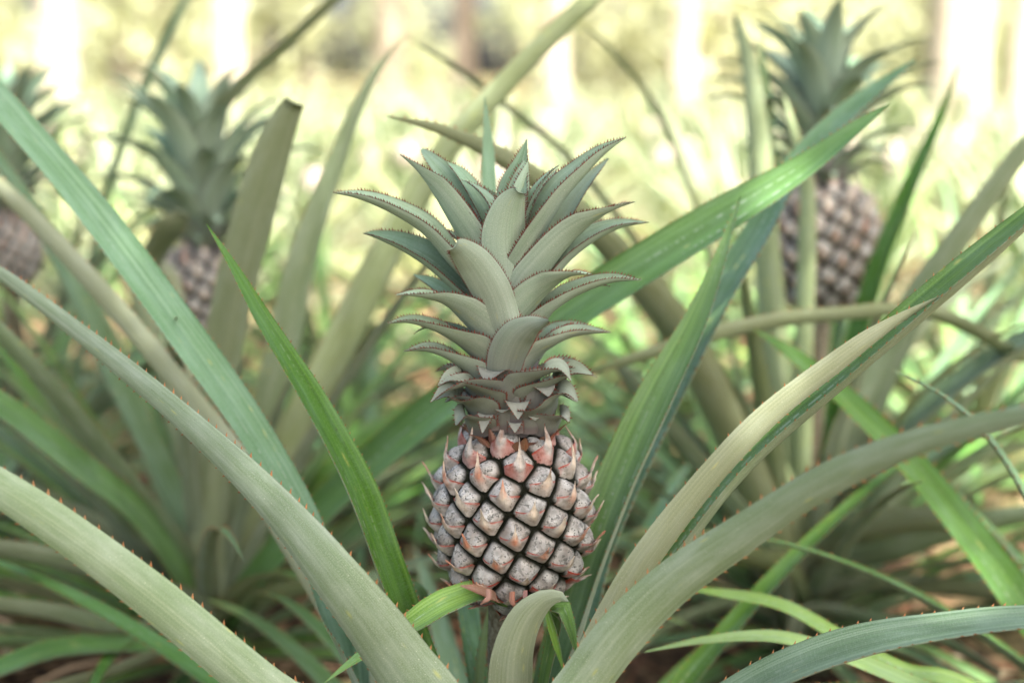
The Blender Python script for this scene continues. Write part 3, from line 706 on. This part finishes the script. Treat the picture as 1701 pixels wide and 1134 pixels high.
# crown
cb = AX(716); ct = AX(330)
crown = crown_core(main, cb, .165, .021)
T_ = crown_leaf_traced
U, D = 0, 180
CL = [ # (points base->tip (X,Y,w[,phi])), offsets, phi, curl, tone
 ([(705,960,90),(700,830,140),(655,680,155),(590,570,140),(535,510,92),(508,492,50)], (.020,.045,.075), 172, 1.3, .35),
 ([(730,800,100),(725,690,120),(712,560,165),(705,450,172),(722,350,130),(748,295,78),(760,279,34)], (.012,.022,.035), 168, 1.2, .25),
 ([(690,790,90,150),(640,600,110,145),(575,480,105,140),(500,365,92,130),(430,270,68,115),(360,190,36,95),(292,133,2,90)], (.0,.004,.0), 140, 1.5, .2),
 ([(660,560,60),(600,430,85),(535,310,95),(465,205,75),(400,135,36),(378,113,8)], (-.02,-.03,-.04), 22, 1.0, .1),
 ([(690,560,60),(640,400,70),(590,300,62),(530,210,40),(478,162,2)], (-.01,-.02,-.03), 50, 1.2, .1),
 ([(690,450,60),(665,360,70),(635,300,55),(598,268,14)], (-.03,-.035,-.04), 20, 1.2, .1),
 ([(680,830,90,120),(600,680,95,100),(490,560,95,86),(390,440,85,78),(260,355,62,76),(140,305,36,76),(28,284,2,76)], (.005,.012,.02), 80, 2.3, .2),
 ([(670,880,90),(600,740,105),(500,640,110),(400,555,98),(290,490,66),(200,455,30),(150,444,2)], (.0,-.004,-.008), 64, 1.9, .3),
 ([(640,800,60),(500,700,62),(420,640,42),(345,604,2)], (-.02,-.03,-.035), 40, 1.3, .3),
 ([(680,960,120,140),(640,860,125,135),(560,780,105,120),(470,715,72,100),(370,688,34,78),(278,685,2,70)], (.020,.032,.045), 128, 1.9, .4),
 ([(660,1010,120,130),(600,930,100,118),(510,865,80,96),(420,815,52,80),(330,790,30,72),(244,797,2,70)], (.018,.026,.035), 118, 2.1, .55),
 ([(640,1060,100,120),(560,985,80,105),(480,930,55,84),(400,900,36,72),(308,906,2,70)], (.016,.02,.02), 115, 2.1, .7),
 ([(620,1080,80),(550,1010,60),(490,975,36),(433,986,2)], (.006,.0,-.005), 80, 2.0, .8),
 ([(700,1110,100,125),(640,1060,80,105),(560,1035,62,80),(480,1055,40,62),(414,1106,2,60)], (.02,.035,.04), 115, 1.9, .85),
 ([(735,560,90),(725,420,120),(735,270,100),(770,160,52),(792,74,2)], (-.012,-.02,-.025), 25, 1.0, .1),
 ([(745,520,80),(755,420,95),(765,330,88),(780,240,52),(797,158,2)], (.0,-.008,-.012), 150, 1.2, .1),
 ([(770,620,60),(790,480,70),(830,340,50),(870,255,32),(912,188,2)], (-.02,-.03,-.04), 55, 1.4, .1),
 ([(750,760,90,130),(800,610,110,115),(855,450,118,90),(930,310,112,78),(1010,215,85,76),(1090,130,46,76),(1182,67,2,76)], (.004,.008,.0), 80, 2.2, .15),
 ([(790,700,70),(860,520,80),(940,370,70),(1020,250,48),(1112,150,6)], (-.02,-.03,-.04), 35, 1.2, .15),
 ([(720,850,90,150),(770,680,115,145),(860,560,110,138),(960,455,88,125),(1060,385,54,105),(1140,345,28,88),(1217,320,2,80)], (.012,.02,.025), 135, 1.6, .25),
 ([(780,820,80),(860,660,95),(950,545,88),(1060,460,66),(1160,415,36),(1272,401,2)], (-.006,-.012,-.015), 70, 1.9, .25),
 ([(690,940,90,150),(720,810,115,145),(800,710,110,138),(880,645,76,120),(960,608,40,95),(1045,604,3,75)], (.020,.034,.05), 135, 1.6, .4),
 ([(760,930,90,110),(840,800,92,90),(930,715,76,78),(1030,660,56,75),(1130,630,36,75),(1242,626,2,75)], (.006,.008,.01), 80, 2.2, .35),
 ([(700,1010,130),(720,920,150),(755,850,135),(805,808,80),(855,792,34),(878,785,8)], (.026,.05,.075), 168, 1.4, .6),
 ([(740,1040,100,130),(830,930,90,105),(910,870,68,84),(1000,835,45,74),(1122,832,2,70)], (.014,.02,.02), 84, 2.1, .6),
 ([(790,1000,70),(880,860,60),(950,815,40),(1030,800,4)], (-.015,-.025,-.03), 60, 1.6, .4),
 ([(740,1080,110,130),(800,1030,80,105),(880,985,58,80),(960,965,40,62),(1066,1008,2,55)], (.012,.012,.01), 80, 1.9, .8),
 ([(730,1130,120,140),(780,1050,100,120),(850,1000,70,90),(920,975,46,65),(966,1022,2,50)], (.024,.035,.04), 130, 1.7, .8),
 ([(770,1150,90,120),(840,1100,70,95),(910,1065,44,70),(990,1105,2,55)], (.018,.02,.02), 118, 1.8, .9),
 ([(600,1170,80,120),(560,1110,70,95),(520,1085,44,70),(470,1105,2,55)], (.018,.02,.02), 118, 1.8, .9),
]
for k, (pts, o, phi, curl, tone) in enumerate(CL):
    T_(crown, pts, o, phi, curl, tone, seed=k)
# short leaves with drooping tips just above the fruit (photo pixels)
SL = [ # photo px
 ([(890,715,50,140),(910,680,50,110),(925,655,36,80),(942,650,20,60),(960,666,2,50)], (.02,.03,.034), 125, .9),
 ([(900,725,44,140),(920,700,40,110),(935,690,24,70),(946,700,2,50)], (.018,.022,.022), 125, .95),
 ([(800,725,44,140),(785,700,40,110),(770,690,26,70),(757,706,2,50)], (.02,.026,.028), 125, .95),
 ([(810,715,44,140),(785,678,46,110),(762,664,34,80),(742,655,18,60),(722,664,2,50)], (.02,.026,.03), 122, .9),
 ([(815,700,50,140),(790,655,52,110),(770,635,38,80),(748,628,20,60),(728,640,2,50)], (.02,.03,.034), 125, .85),
 ([(880,700,56,140),(905,655,56,110),(930,628,40,80),(955,615,24,60),(985,622,2,50)], (.015,.02,.02), 115, .8),
]
for k, (pts, o, phi, tone) in enumerate(SL):
    T_(crown, pts, o, phi, 1.3, tone, seed=100+k, seg=26, zoomed=False)
def folded_leaf(x, yb, ytop, wpx, tip_px, az, tone, r_=.024, sharp=.09):
    """a short crown leaf that stands up and folds over, its pale upper side hanging as a small triangle"""
    b = PY(x, yb, Y0-r_); k = Y0/FPX; La = (yb-ytop)*k*1.04; Lb = tip_px*k*1.25; L = La+Lb; s0 = La/L
    seg = 34; t = np.linspace(0, 1, seg); e0, e1 = R_(72), R_(-62)
    el = e0+(e1-e0)/(1+np.exp(-(t-s0)/(sharp*.45)))
    d = np.stack([np.cos(el)*math.cos(az), np.cos(el)*math.sin(az), np.sin(el)], 1)
    Q = b+np.concatenate([[np.zeros(3)], np.cumsum((d[1:]+d[:-1])/2*L/(seg-1), axis=0)])
    Nn = np.stack([-np.sin(el)*math.cos(az), -np.sin(el)*math.sin(az), np.cos(el)], 1)
    W = wpx*k*1.12*np.where(t < s0, 1.0-.12*t/s0, .88*np.maximum(1-(t-s0)/(1-s0), 0)**.9)+.0005
    cur = np.where(t < s0-.05, 1.2, .5); cur = np.convolve(np.pad(cur, 4, mode='edge'), np.ones(9)/9, 'valid')
    mb = MB(); ribbon(mb, Q, Nn, W, cur, .0012, 12, (0, 1), lambda s_, a: np.maximum(crown_tone(tone)(s_, a), .85), (.0019, .0017, 2, .1), random.Random(int(x)))
    return mb.build('crown_leaf', [CRUP, CRUN, SPRED], crown)
folded_leaf(838, 690, 603, 60, 20, R_(-125), .9, .022)
folded_leaf(858, 708, 659, 42, 25, R_(-86), 1.0, .026)
folded_leaf(888, 705, 632, 46, 16, R_(-58), 1.0, .022)
folded_leaf(813, 714, 682, 30, 27, R_(-110), 1.1, .026)
folded_leaf(797, 700, 650, 40, 14, R_(-150), 1.0, .020)
folded_leaf(856, 720, 698, 24, 14, R_(-92), 1.1, .029)
folded_leaf(836, 718, 672, 34, 6, R_(-96), 1.1, .025)
folded_leaf(882, 720, 684, 30, 8, R_(-70), 1.1, .025)
rg = random.Random(5)
for i in range(46):                                     # the far side of the crown
    az = i*R_(137.5)
    if math.sin(az) > 0.0: crown_leaf_grown(crown, cb, i, 46, .17, .024, rg, .62 if i < 12 else .82, az)
for i in range(26):                                     # red bracts between fruit and crown
    az = i*R_(137.5); mb = MB(); r0 = .027+.004*(i % 3)
    grown_leaf(mb, cb+np.array([math.cos(az)*r0*.8, math.sin(az)*r0*.8, -.006-.001*(i % 4)]), az, R_(rg.uniform(45, 75)), rg.uniform(.014, .021), rg.uniform(.008, .012), R_(rg.uniform(0, 50)), rg, 1.2, 10, (0, 1), teeth=(.002, .0012, 2, .1), thick=.0009)
    mb.build('crown_leaf', [CRRED, CRRED, SPRED], crown)

# ---- long leaves of the main plant: (x, y, depth, width px) from base to tip
L_ = traced_leaf
G = (UPPER, UNDER); BR = (BRIGHT, UNDER); SI = (SILVER, UNDER); TU = (TEAL, UNDER); OL = (TEAL, OLIVE); GO = (UPPER, OLIVE); LI = (LIME, LIME)
L_(main, [(560,1250,.93,118),(440,1150,.90,110),(230,975,.87,98),(20,825,.85,86),(-180,715,.86,70),(-380,650,.9,40),(-520,640,.95,4)], 160, 1.1, TU, MB0, seed=1)
L_(main, [(745,1250,.93,150),(655,1100,.91,140),(560,970,.90,112),(450,835,.92,84),(310,700,.96,58),(150,568,1.02,42),(0,455,1.08,30),(-120,385,1.13,16),(-220,350,1.17,2)], 150, 1.3, TU, MB0, seed=2)
L_(main, [(640,1250,1.0,70,100),(560,1040,1.04,76,60),(510,880,1.06,76,25),(420,715,1.08,80,20),(300,545,1.10,82,15),(150,345,1.13,76,20),(0,170,1.16,66,20),(-150,10,1.2,50,20),(-260,-90,1.25,20,20)], 25, .9, SI, MB0, seed=3, teeth=(.006,.0018))
L_(main, [(700,1250,1.03,50),(600,1100,1.08,56),(500,930,1.12,60),(420,800,1.16,56),(330,680,1.2,50),(180,500,1.25,46),(20,330,1.3,38),(-150,180,1.35,18)], 150, 1.4, OL, MB0, seed=4)
L_(main, [(740,1250,.99,70,70),(690,1100,.99,68,64),(640,950,.99,66,58),(585,800,.99,66,54),(510,655,.99,56,50),(435,530,.99,38,44),(385,440,.99,20,40),(343,372,.99,2,36)], 50, 2.0, G, MB0, seed=5, teeth=(.0048,.0016), spine=SPINE)
L_(main, [(900,1250,1.03,80,80),(945,1090,1.04,80,66),(985,950,1.05,86,56),(1040,800,1.06,90,50),(1105,650,1.07,80,44),(1160,530,1.08,54,40),(1200,420,1.09,26,36),(1230,325,1.10,2,34)], 50, 2.0, BR, MB0, seed=6, up=(-.6, 0, .3), teeth=(.0055,.0017))
L_(main, [(900,1280,1.06,66),(960,1100,1.10,60),(1010,900,1.14,66),(1110,680,1.17,66),(1200,500,1.19,66),(1265,390,1.21,62),(1320,290,1.23,60),(1420,180,1.26,44),(1530,92,1.28,2)], 60, 1.4, TU, MB0, seed=7, up=(-.5, 0, .6))
L_(main, [(900,1300,.94,90),(1010,1040,.93,72),(1101,890,.92,64),(1253,712,.91,56),(1405,590,.92,44),(1480,538,.93,28),(1565,490,.94,2)], 150, 1.2, OL, MB0, seed=8, up=(-.5, 0, .6), teeth=(.009,.002))
L_(main, [(930,1330,.99,80),(1050,1045,.98,80),(1150,890,.97,78),(1253,765,.96,76),(1405,632,.95,72),(1530,525,.95,72),(1640,430,.95,68),(1750,330,.96,48),(1900,190,.98,4)], 73, 2.0, G, MB0, seed=9, up=(-.5, 0, .6), teeth=(.008,.002))
L_(main, [(880,1300,.92,120),(990,1110,.89,116),(1100,985,.87,104),(1230,890,.84,90),(1370,800,.80,78),(1520,735,.76,62),(1701,690,.72,42),(1850,670,.69,26),(1980,680,.67,3)], 165, 1.1, (TEAL, UNDER), MB0, seed=10, up=(0, 0, 1))
L_(main, [(1000,1300,.96,72),(1220,1165,.93,74),(1330,1110,.91,76),(1450,1070,.90,72),(1580,1045,.89,62),(1701,1030,.88,54),(1850,1025,.88,36),(2000,1050,.88,3)], 62, 1.5, SI, MB0, seed=11, teeth=(.0085,.0024))
L_(main, [(815,700,1.1,34),(814,560,1.1,36),(812,420,1.11,35),(812,320,1.11,34),(811,250,1.12,28),(808,200,1.12,16),(805,160,1.12,2)], 22, .8, SI, (0.0, Y0+.05, .05), seed=12, up=(0, 0, 1), teeth=(.004,.0016))
# leaves low behind the fruit
L_(main, [(800,1180,1.06,50),(775,1000,1.12,50),(770,900,1.2,40),(800,760,1.3,30)], 30, 1.2, TU, MB0, seed=13)
L_(main, [(920,1200,1.06,60),(925,1080,1.08,56),(910,960,1.12,50),(900,880,1.2,30)], 30, 1.2, G, MB0, seed=14)
L_(main, [(800,1250,1.03,24),(795,1134,1.05,22),(803,1060,1.07,18),(812,1010,1.08,4)], 30, 1.2, LI, MB0, seed=15)
rosette(main, MB0, 12, 31, azr=(20, 160), elr=(5, 38), Lr=(.45, .7), droop=(30, 60))
rosette(main, MB0, 10, 32, azr=(170, 370), elr=(2, 20), Lr=(.3, .45), droop=(20, 50))
# bracts on the fruit stalk
br = L_(main, [(840,1000,.985,20),(800,985,.97,44),(745,1003,.955,58),(690,1035,.95,50),(640,1065,.955,36),(590,1095,.96,20),(538,1134,.965,1)], 50, 1.2, (LIME, UNDER), None, seed=20, name='bract', up=(0, 0, 1), teeth=(.0045,.0016), label='short lime green bract leaf pointing left below the fruit, red at its base')
L_(main, [(826,994,.965,18),(803,984,.955,24),(780,976,.95,12),(764,972,.95,1)], 60, 1.0, (CRRED, CRRED), None, seed=21, name='bract', teeth=(.003,.0012), label='red pointed bract at the base of the lime bract')
L_(main, [(850,1250,.965,104),(850,1134,.95,102),(856,1075,.94,92),(875,1025,.932,72),(905,995,.925,46),(932,990,.92,22),(944,998,.918,6)], 165, 1.2, OL, MB0, seed=22, name='bract', teeth=None, label='grey olive bract leaf in front of the stalk with its tip bent over', up=(0, 0, 1))
L_(main, [(890,1230,.985,22),(905,1130,.975,24),(920,1060,.965,30),(930,1010,.955,30),(945,1040,.95,24),(955,1075,.95,10),(960,1090,.95,2)], 60, 1.4, GO, MB0, seed=23, name='bract', teeth=(.004,.0014), up=(-1, 0, 0))
L_(main, [(905,990,.965,6),(912,1020,.955,14),(925,1065,.95,16),(938,1120,.95,3)], 50, 1.3, (LIME, UNDER), None, seed=24, name='bract', teeth=(.004,.0012), up=(-1, 0, 0))
for k, (x, y, x2, y2, w_) in enumerate([(850,996,856,1012,13), (812,992,798,1004,12), (872,994,880,1008,11)]):
    L_(main, [(x, y-14, .945, w_), (x, y, .94, w_), ((x+x2)/2, (y+y2)/2, .938, w_*.7), (x2, y2, .94, 2)], 160, 1.1, (CRRED, CRRED), None, seg=14, seed=30+k, name='bract', teeth=None, thick=.0009)
L_(main, [(700,1010,1.1,30),(690,985,1.09,28),(665,985,1.08,24),(640,1010,1.08,3)], 60, 1.2, TU, None, seed=26, name='bract')

# ================================================================== LEFT PLANT
def near_fruit_plant(root, base, fx, fy_bot, fy_top, Y, seed, scale=None, ctop=None):
    b = PY(fx, fy_bot, Y); t = PY(fx, fy_top, Y); sc = (t[2]-b[2])/0.119
    build_fruit(root, b, sc, seed, 98, False, phase=seed*1.3, extra_red=0.0)
    stem(root, base, b+[0, 0, .004], .014, .012)
    c0 = t-[0, 0, .002]; H = PY(fx, ctop, Y)[2]-c0[2]
    cr = crown_core(root, c0, H*.8, .024*sc)
    rng = random.Random(seed)
    for i in range(44): crown_leaf_grown(cr, c0, i, 44, H*.66, .027*sc, rng, H/.19*1.5, teeth=False)
LB = P(345, 1060, 1.62); LB[2] = 0
left = plant_root('pineapple_plant', LB, 'blurred pineapple plant at the left, its crowned fruit half hidden by an upright blunt leaf', 'pineapple plant', 'near pineapple plants')
near_fruit_plant(left, LB, 338, 575, 408, 1.68, 11, ctop=130)
TL = L_
TL(left, [(345,1000,1.55,72),(350,850,1.48,70),(358,700,1.42,72),(378,550,1.36,76),(405,430,1.31,78),(432,330,1.27,76),(455,250,1.24,68),(476,195,1.22,50),(490,170,1.21,36)], 165, 1.2, OL, LB, seed=41, wscale=.86, teeth=(.005,.0016), label='upright blunt olive leaf in front of the left fruit')
TL(left, [(380,950,1.58,60),(430,780,1.52,66),(480,600,1.47,72),(515,430,1.43,62),(560,280,1.41,42),(610,150,1.40,22),(668,60,1.41,2)], 120, 1.6, TU, LB, seed=42)
TL(left, [(400,950,1.58,70),(480,760,1.53,80),(580,560,1.48,80),(660,400,1.44,70),(740,260,1.42,60),(820,165,1.42,52),(900,80,1.43,46),(1010,-25,1.45,36),(1100,-90,1.5,3)], 140, 1.5, OL, LB, seed=43, up=(-.5, 0, .8))
TL(left, [(430,960,1.5,60),(560,830,1.36,72),(680,725,1.26,78),(800,635,1.20,84),(940,535,1.16,92),(1080,445,1.13,92),(1200,370,1.12,84),(1330,285,1.11,60),(1420,215,1.10,32),(1478,172,1.10,2)], 42, 1.7, BR, LB, seed=44, up=(-.5, 0, .9), teeth=(.006,.0018), label='long bright green leaf rising to the right behind the middle crown')
TL(left, [(340,950,1.55,50),(270,800,1.5,56),(190,640,1.45,56),(120,480,1.4,46),(50,350,1.38,36),(-20,240,1.36,20)], 60, 1.4, TU, LB, seed=45)
TL(left, [(330,980,1.55,44),(250,860,1.45,50),(150,730,1.35,46),(60,620,1.28,42),(-40,520,1.24,36),(-160,440,1.22,10)], 130, 1.5, TU, LB, seed=46)
TL(left, [(320,1010,1.5,44),(230,985,1.4,50),(120,945,1.3,52),(0,915,1.25,46),(-140,900,1.2,20)], 110, 1.4, TU, LB, seed=47)
TL(left, [(300,1050,1.45,44),(200,1050,1.35,48),(80,1020,1.3,44),(-60,1000,1.25,34)], 110, 1.4, TU, LB, seed=48)
TL(left, [(300,1085,1.4,40),(200,1075,1.32,48),(90,1085,1.28,50),(0,1115,1.25,46),(-80,1150,1.2,20)], 70, 1.3, G, LB, seed=49)
TL(left, [(300,960,1.5,50),(220,850,1.4,58),(120,770,1.3,60),(20,690,1.25,56),(-100,610,1.2,40)], 50, 1.3, G, LB, seed=50)
TL(left, [(250,1000,1.6,30),(200,930,1.6,36),(180,860,1.6,36),(160,800,1.6,20),(140,790,1.6,3)], 40, 1.0, LI, LB, seed=51)
TL(left, [(420,900,1.6,40),(440,760,1.62,44),(450,640,1.64,40),(470,520,1.66,26),(500,420,1.68,3)], 40, 1.3, TU, LB, seed=52)
TL(left, [(300,520,1.62,30),(262,440,1.58,60),(285,380,1.5,58),(303,352,1.48,30)], 150, 1.2, OL, LB+[0, 0, .05], seed=53, label='short blunt leaf tip beside the left fruit')
rosette(left, LB, 60, 52, elr=(5, 70), Lr=(.4, .68), droop=(10, 60))
for k, (pts, ph, pal_) in enumerate([
  ([(330,1010,1.6,40),(240,930,1.55,44),(120,860,1.5,42),(0,800,1.45,36),(-120,760,1.42,14)], 110, TU),
  ([(330,960,1.6,40),(260,800,1.6,42),(210,640,1.58,36),(150,500,1.56,26),(80,380,1.55,4)], 60, TU),
  ([(350,940,1.65,40),(300,760,1.66,40),(262,600,1.66,34),(215,470,1.66,24),(150,350,1.66,3)], 120, OL),
  ([(330,1000,1.6,36),(220,900,1.6,40),(110,760,1.6,34),(20,610,1.6,26),(-60,480,1.6,8)], 60, G),
  ([(380,990,1.6,40),(470,930,1.6,44),(560,850,1.6,38),(650,790,1.6,24),(730,760,1.6,3)], 110, TU),
  ([(380,1020,1.55,36),(470,990,1.5,42),(570,975,1.45,36),(660,990,1.42,22),(720,1020,1.4,3)], 110, OL),
  ([(300,1080,1.4,36),(180,1120,1.3,40),(60,1150,1.25,34)], 100, TU),
  ([(400,900,1.7,44),(500,700,1.7,50),(590,520,1.7,44),(650,400,1.7,30),(700,300,1.7,4)], 120, TU),
  ([(420,930,1.65,40),(560,780,1.62,44),(700,680,1.6,36),(800,620,1.58,16)], 70, G)]):
    TL(left, pts, ph, 1.4, pal_, LB, seed=300+k, wscale=.8)
# thin leaves at the upper left, of a plant further back
# ================================================================== RIGHT PLANT
RB = P(1325, 985, 1.66); RB[2] = 0
right = plant_root('pineapple_plant', RB, 'blurred pineapple plant at the right, its pinkish fruit and tall crown reaching the top', 'pineapple plant', 'near pineapple plants')
near_fruit_plant(right, RB, 1364, 508, 302, 1.63, 23, ctop=22)
TL(right, [(1300,900,1.6,66),(1290,700,1.57,68),(1276,520,1.55,66),(1266,350,1.53,56),(1256,220,1.52,48),(1243,110,1.52,38),(1228,50,1.53,22),(1220,22,1.53,8)], 150, 1.6, OL, RB, seed=61, label='tall upright olive leaf with a dark blunt tip')
TL(right, [(1305,900,1.64,50),(1288,650,1.60,48),(1278,450,1.57,40),(1276,280,1.56,34),(1270,150,1.55,24),(1258,50,1.55,2)], 50, 1.4, TU, RB, seed=62)
TL(right, [(1330,880,1.6,46),(1330,700,1.54,48),(1336,520,1.5,42),(1340,400,1.48,40),(1339,300,1.47,34),(1318,220,1.46,22),(1300,150,1.46,2)], 160, 1.3, OL, RB, seed=63)
TL(right, [(1360,900,1.62,50),(1400,680,1.6,50),(1450,480,1.58,44),(1505,330,1.56,36),(1560,200,1.55,20),(1600,95,1.54,2)], 50, 1.5, G, RB, seed=64, up=(-.5, 0, .5))
TL(right, [(1370,880,1.6,80),(1440,690,1.52,90),(1520,520,1.45,70),(1600,390,1.4,54),(1701,250,1.36,40),(1800,130,1.33,10)], 140, 1.4, TU, RB, seed=65, up=(-.5, 0, .8))
TL(right, [(1280,900,1.55,84),(1200,700,1.42,86),(1120,550,1.33,80),(1030,430,1.26,66),(930,330,1.20,52),(830,260,1.16,40),(730,215,1.14,24),(640,192,1.12,2)], 150, 1.4, OL, RB, seed=66, up=(.5, 0, .8), label='olive leaf arching left behind the middle crown')
TL(right, [(1380,900,1.6,60),(1470,760,1.55,64),(1590,650,1.5,56),(1701,570,1.46,46),(1830,500,1.43,20)], 70, 1.4, TU, RB, seed=67)
TL(right, [(1370,930,1.6,60),(1450,890,1.5,70),(1550,875,1.42,60),(1630,900,1.38,50),(1685,960,1.36,36),(1700,1010,1.35,4)], 110, 1.5, OL, RB, seed=68)
TL(right, [(1390,960,1.6,60),(1500,920,1.52,60),(1620,880,1.47,56),(1760,850,1.43,40)], 110, 1.4, TU, RB, seed=69)
TL(right, [(1400,900,1.7,50),(1500,800,1.68,54),(1620,720,1.66,50),(1760,660,1.64,34)], 70, 1.4, TU, RB, seed=70)
TL(right, [(1280,930,1.5,40),(1180,800,1.45,44),(1090,690,1.4,36),(1020,600,1.38,20)], 120, 1.4, TU, RB, seed=71)
TL(right, [(1300,960,1.55,50),(1230,930,1.45,56),(1130,900,1.4,50),(1040,890,1.36,30)], 110, 1.4, OL, RB, seed=72)
TL(right, [(1700,600,1.5,30),(1550,525,1.38,30),(1400,525,1.34,30),(1250,545,1.32,34),(1100,585,1.30,30),(960,625,1.3,6)], 120, 1.2, OL, None, seed=73)
rosette(right, RB, 60, 62, elr=(5, 70), Lr=(.4, .68), droop=(10, 60))

for k, (pts, ph, pal_) in enumerate([
  ([(1380,960,1.7,36),(1480,850,1.7,42),(1600,780,1.7,38),(1720,740,1.7,30),(1850,720,1.7,8)], 100, TU),
  ([(1300,1000,1.6,36),(1200,1010,1.55,42),(1100,1050,1.5,34),(1020,1110,1.48,8)], 100, TU),
  ([(1350,1020,1.55,40),(1440,1030,1.5,44),(1550,1060,1.45,40),(1660,1120,1.42,24)], 100, G),
  ([(1380,990,1.6,40),(1500,980,1.55,44),(1640,990,1.5,40),(1780,1030,1.46,20)], 110, OL),
  ([(1290,950,1.65,40),(1220,820,1.64,42),(1170,690,1.62,36),(1110,560,1.6,24),(1050,460,1.6,3)], 60, TU),
  ([(1350,900,1.7,44),(1400,760,1.7,44),(1480,620,1.7,36),(1580,500,1.7,24),(1690,420,1.7,4)], 110, TU),
  ([(1280,980,1.6,34),(1160,920,1.56,38),(1040,900,1.52,34),(930,920,1.5,14)], 70, G),
  ([(1330,900,1.75,44),(1370,720,1.75,42),(1390,560,1.75,34),(1440,430,1.75,20),(1500,330,1.75,3)], 60, TU)]):
    TL(right, pts, ph, 1.4, pal_, RB, seed=330+k, wscale=.8)

# ================================================================== PLANT AT THE LOWER RIGHT, its base outside the frame
QB = P(1980, 1330, 1.22); QB[2] = 0
q = plant_root('pineapple_plant', QB, 'pineapple plant rooted beyond the lower right corner, bright green leaf crossing leftwards', 'pineapple plant', 'near pineapple plants')
TL(q, [(1800,1150,1.22,86),(1701,1010,1.23,84),(1620,900,1.24,76),(1510,765,1.26,62),(1410,665,1.28,50),(1320,590,1.3,32),(1250,545,1.31,2)], 25, 1.0, G, QB, seed=81, up=(.5, 0, .8))
TL(q, [(1780,980,1.12,30),(1701,820,1.12,26),(1640,725,1.12,22),(1570,660,1.12,14),(1478,612,1.12,2)], 80, 1.4, TU, QB, seed=82, up=(.5, 0, .8))
TL(q, [(1640,1160,1.1,40),(1500,1115,1.1,38),(1400,1060,1.12,32),(1300,1005,1.14,28),(1200,985,1.16,20),(1130,975,1.17,2)], 40, 1.3, LI, QB, seed=83, teeth=(.007,.0018))
TL(q, [(1620,1190,1.08,36),(1500,1130,1.08,34),(1390,1085,1.08,30),(1290,1058,1.08,28),(1180,1062,1.08,18),(1070,1082,1.08,2)], 50, 1.3, LI, QB, seed=84, teeth=(.007,.0018))
rosette(q, QB, 14, 82, azr=(60, 200), elr=(10, 50), Lr=(.35, .5), droop=(25, 60))

# ================================================================== PLANTS FURTHER BACK, still in the shade
def back_plant(px, depth, seed, label, fruit=None, n=44, Lr=(.5, .85), el=(10, 80)):
    b = P(px, 900, depth); b[2] = 0; b[1] = depth
    root = plant_root('pineapple_plant', b, label, 'pineapple plant', 'shaded pineapple plants behind the near ones')
    rosette(root, b, n, seed, elr=el, Lr=Lr, droop=(20, 80), teeth=False)
    if fruit: near_fruit_plant(root, b, *fruit)
    return root
far_l = back_plant(20, 2.05, 201, 'shaded pineapple plant at the left edge with a blurred crown and brown fruit', (16, 474, 350, 1.85, 31, None, 110), Lr=(.4, .7))
mid_l = back_plant(545, 2.5, 202, 'shaded fruitless plant behind the gap between left and middle crowns', Lr=(.4, .6))
back_plant(850, 2.3, 203, 'shaded fruitless plant directly behind the middle pineapple', Lr=(.4, .62), el=(8, 60))
back_plant(1120, 2.6, 204, 'shaded fruitless plant behind the gap between middle and right pineapples', Lr=(.4, .62), el=(8, 60))
back_plant(1640, 2.2, 205, 'shaded plant behind the right edge with leaves crossing the bright trunk', Lr=(.45, .8), el=(8, 70))
back_plant(1420, 2.75, 207, 'shaded fruitless plant directly behind the right fruit', Lr=(.4, .65), el=(8, 65))
back_plant(600, 2.0, 209, 'shaded low plant between the left and middle plants', Lr=(.35, .55), el=(5, 50), n=30)
back_plant(1010, 2.0, 210, 'shaded low plant between the middle and right plants', Lr=(.35, .5), el=(5, 50), n=30)
back_plant(-120, 1.75, 211, 'shaded plant cut by the left edge, nearer than the one with the brown fruit', Lr=(.45, .7), el=(10, 70), n=36)
back_plant(230, 2.8, 206, 'shaded plant seen between the two left crowns, further back', Lr=(.4, .6), el=(8, 60))
mk = MB0
TL(far_l, [(120,700,2.0,20),(160,420,1.95,20),(200,260,1.9,20),(250,130,1.85,20),(290,40,1.8,18),(330,-40,1.78,8)], 60, 1.2, TU, None, seed=91)
TL(left, [(330,560,1.72,34),(350,240,1.68,34),(400,150,1.64,34),(480,75,1.6,30),(570,-10,1.56,24),(640,-60,1.55,6)], 110, 1.4, OL, LB, seed=92, up=(-.5, 0, .8))
TL(right, [(1240,700,1.7,20),(1190,480,1.7,16),(1150,330,1.68,15),(1100,200,1.66,14),(1030,100,1.64,12),(960,35,1.62,2)], 110, 1.2, OL, RB, seed=93, up=(.5, 0, .8))
TL(right, [(1240,800,1.7,24),(1100,480,1.66,20),(1000,330,1.62,18),(920,240,1.6,17),(850,185,1.58,16),(760,115,1.56,14),(670,60,1.55,2)], 110, 1.2, OL, RB, seed=94, up=(.5, 0, .8))
print('objects', len(S.objects))
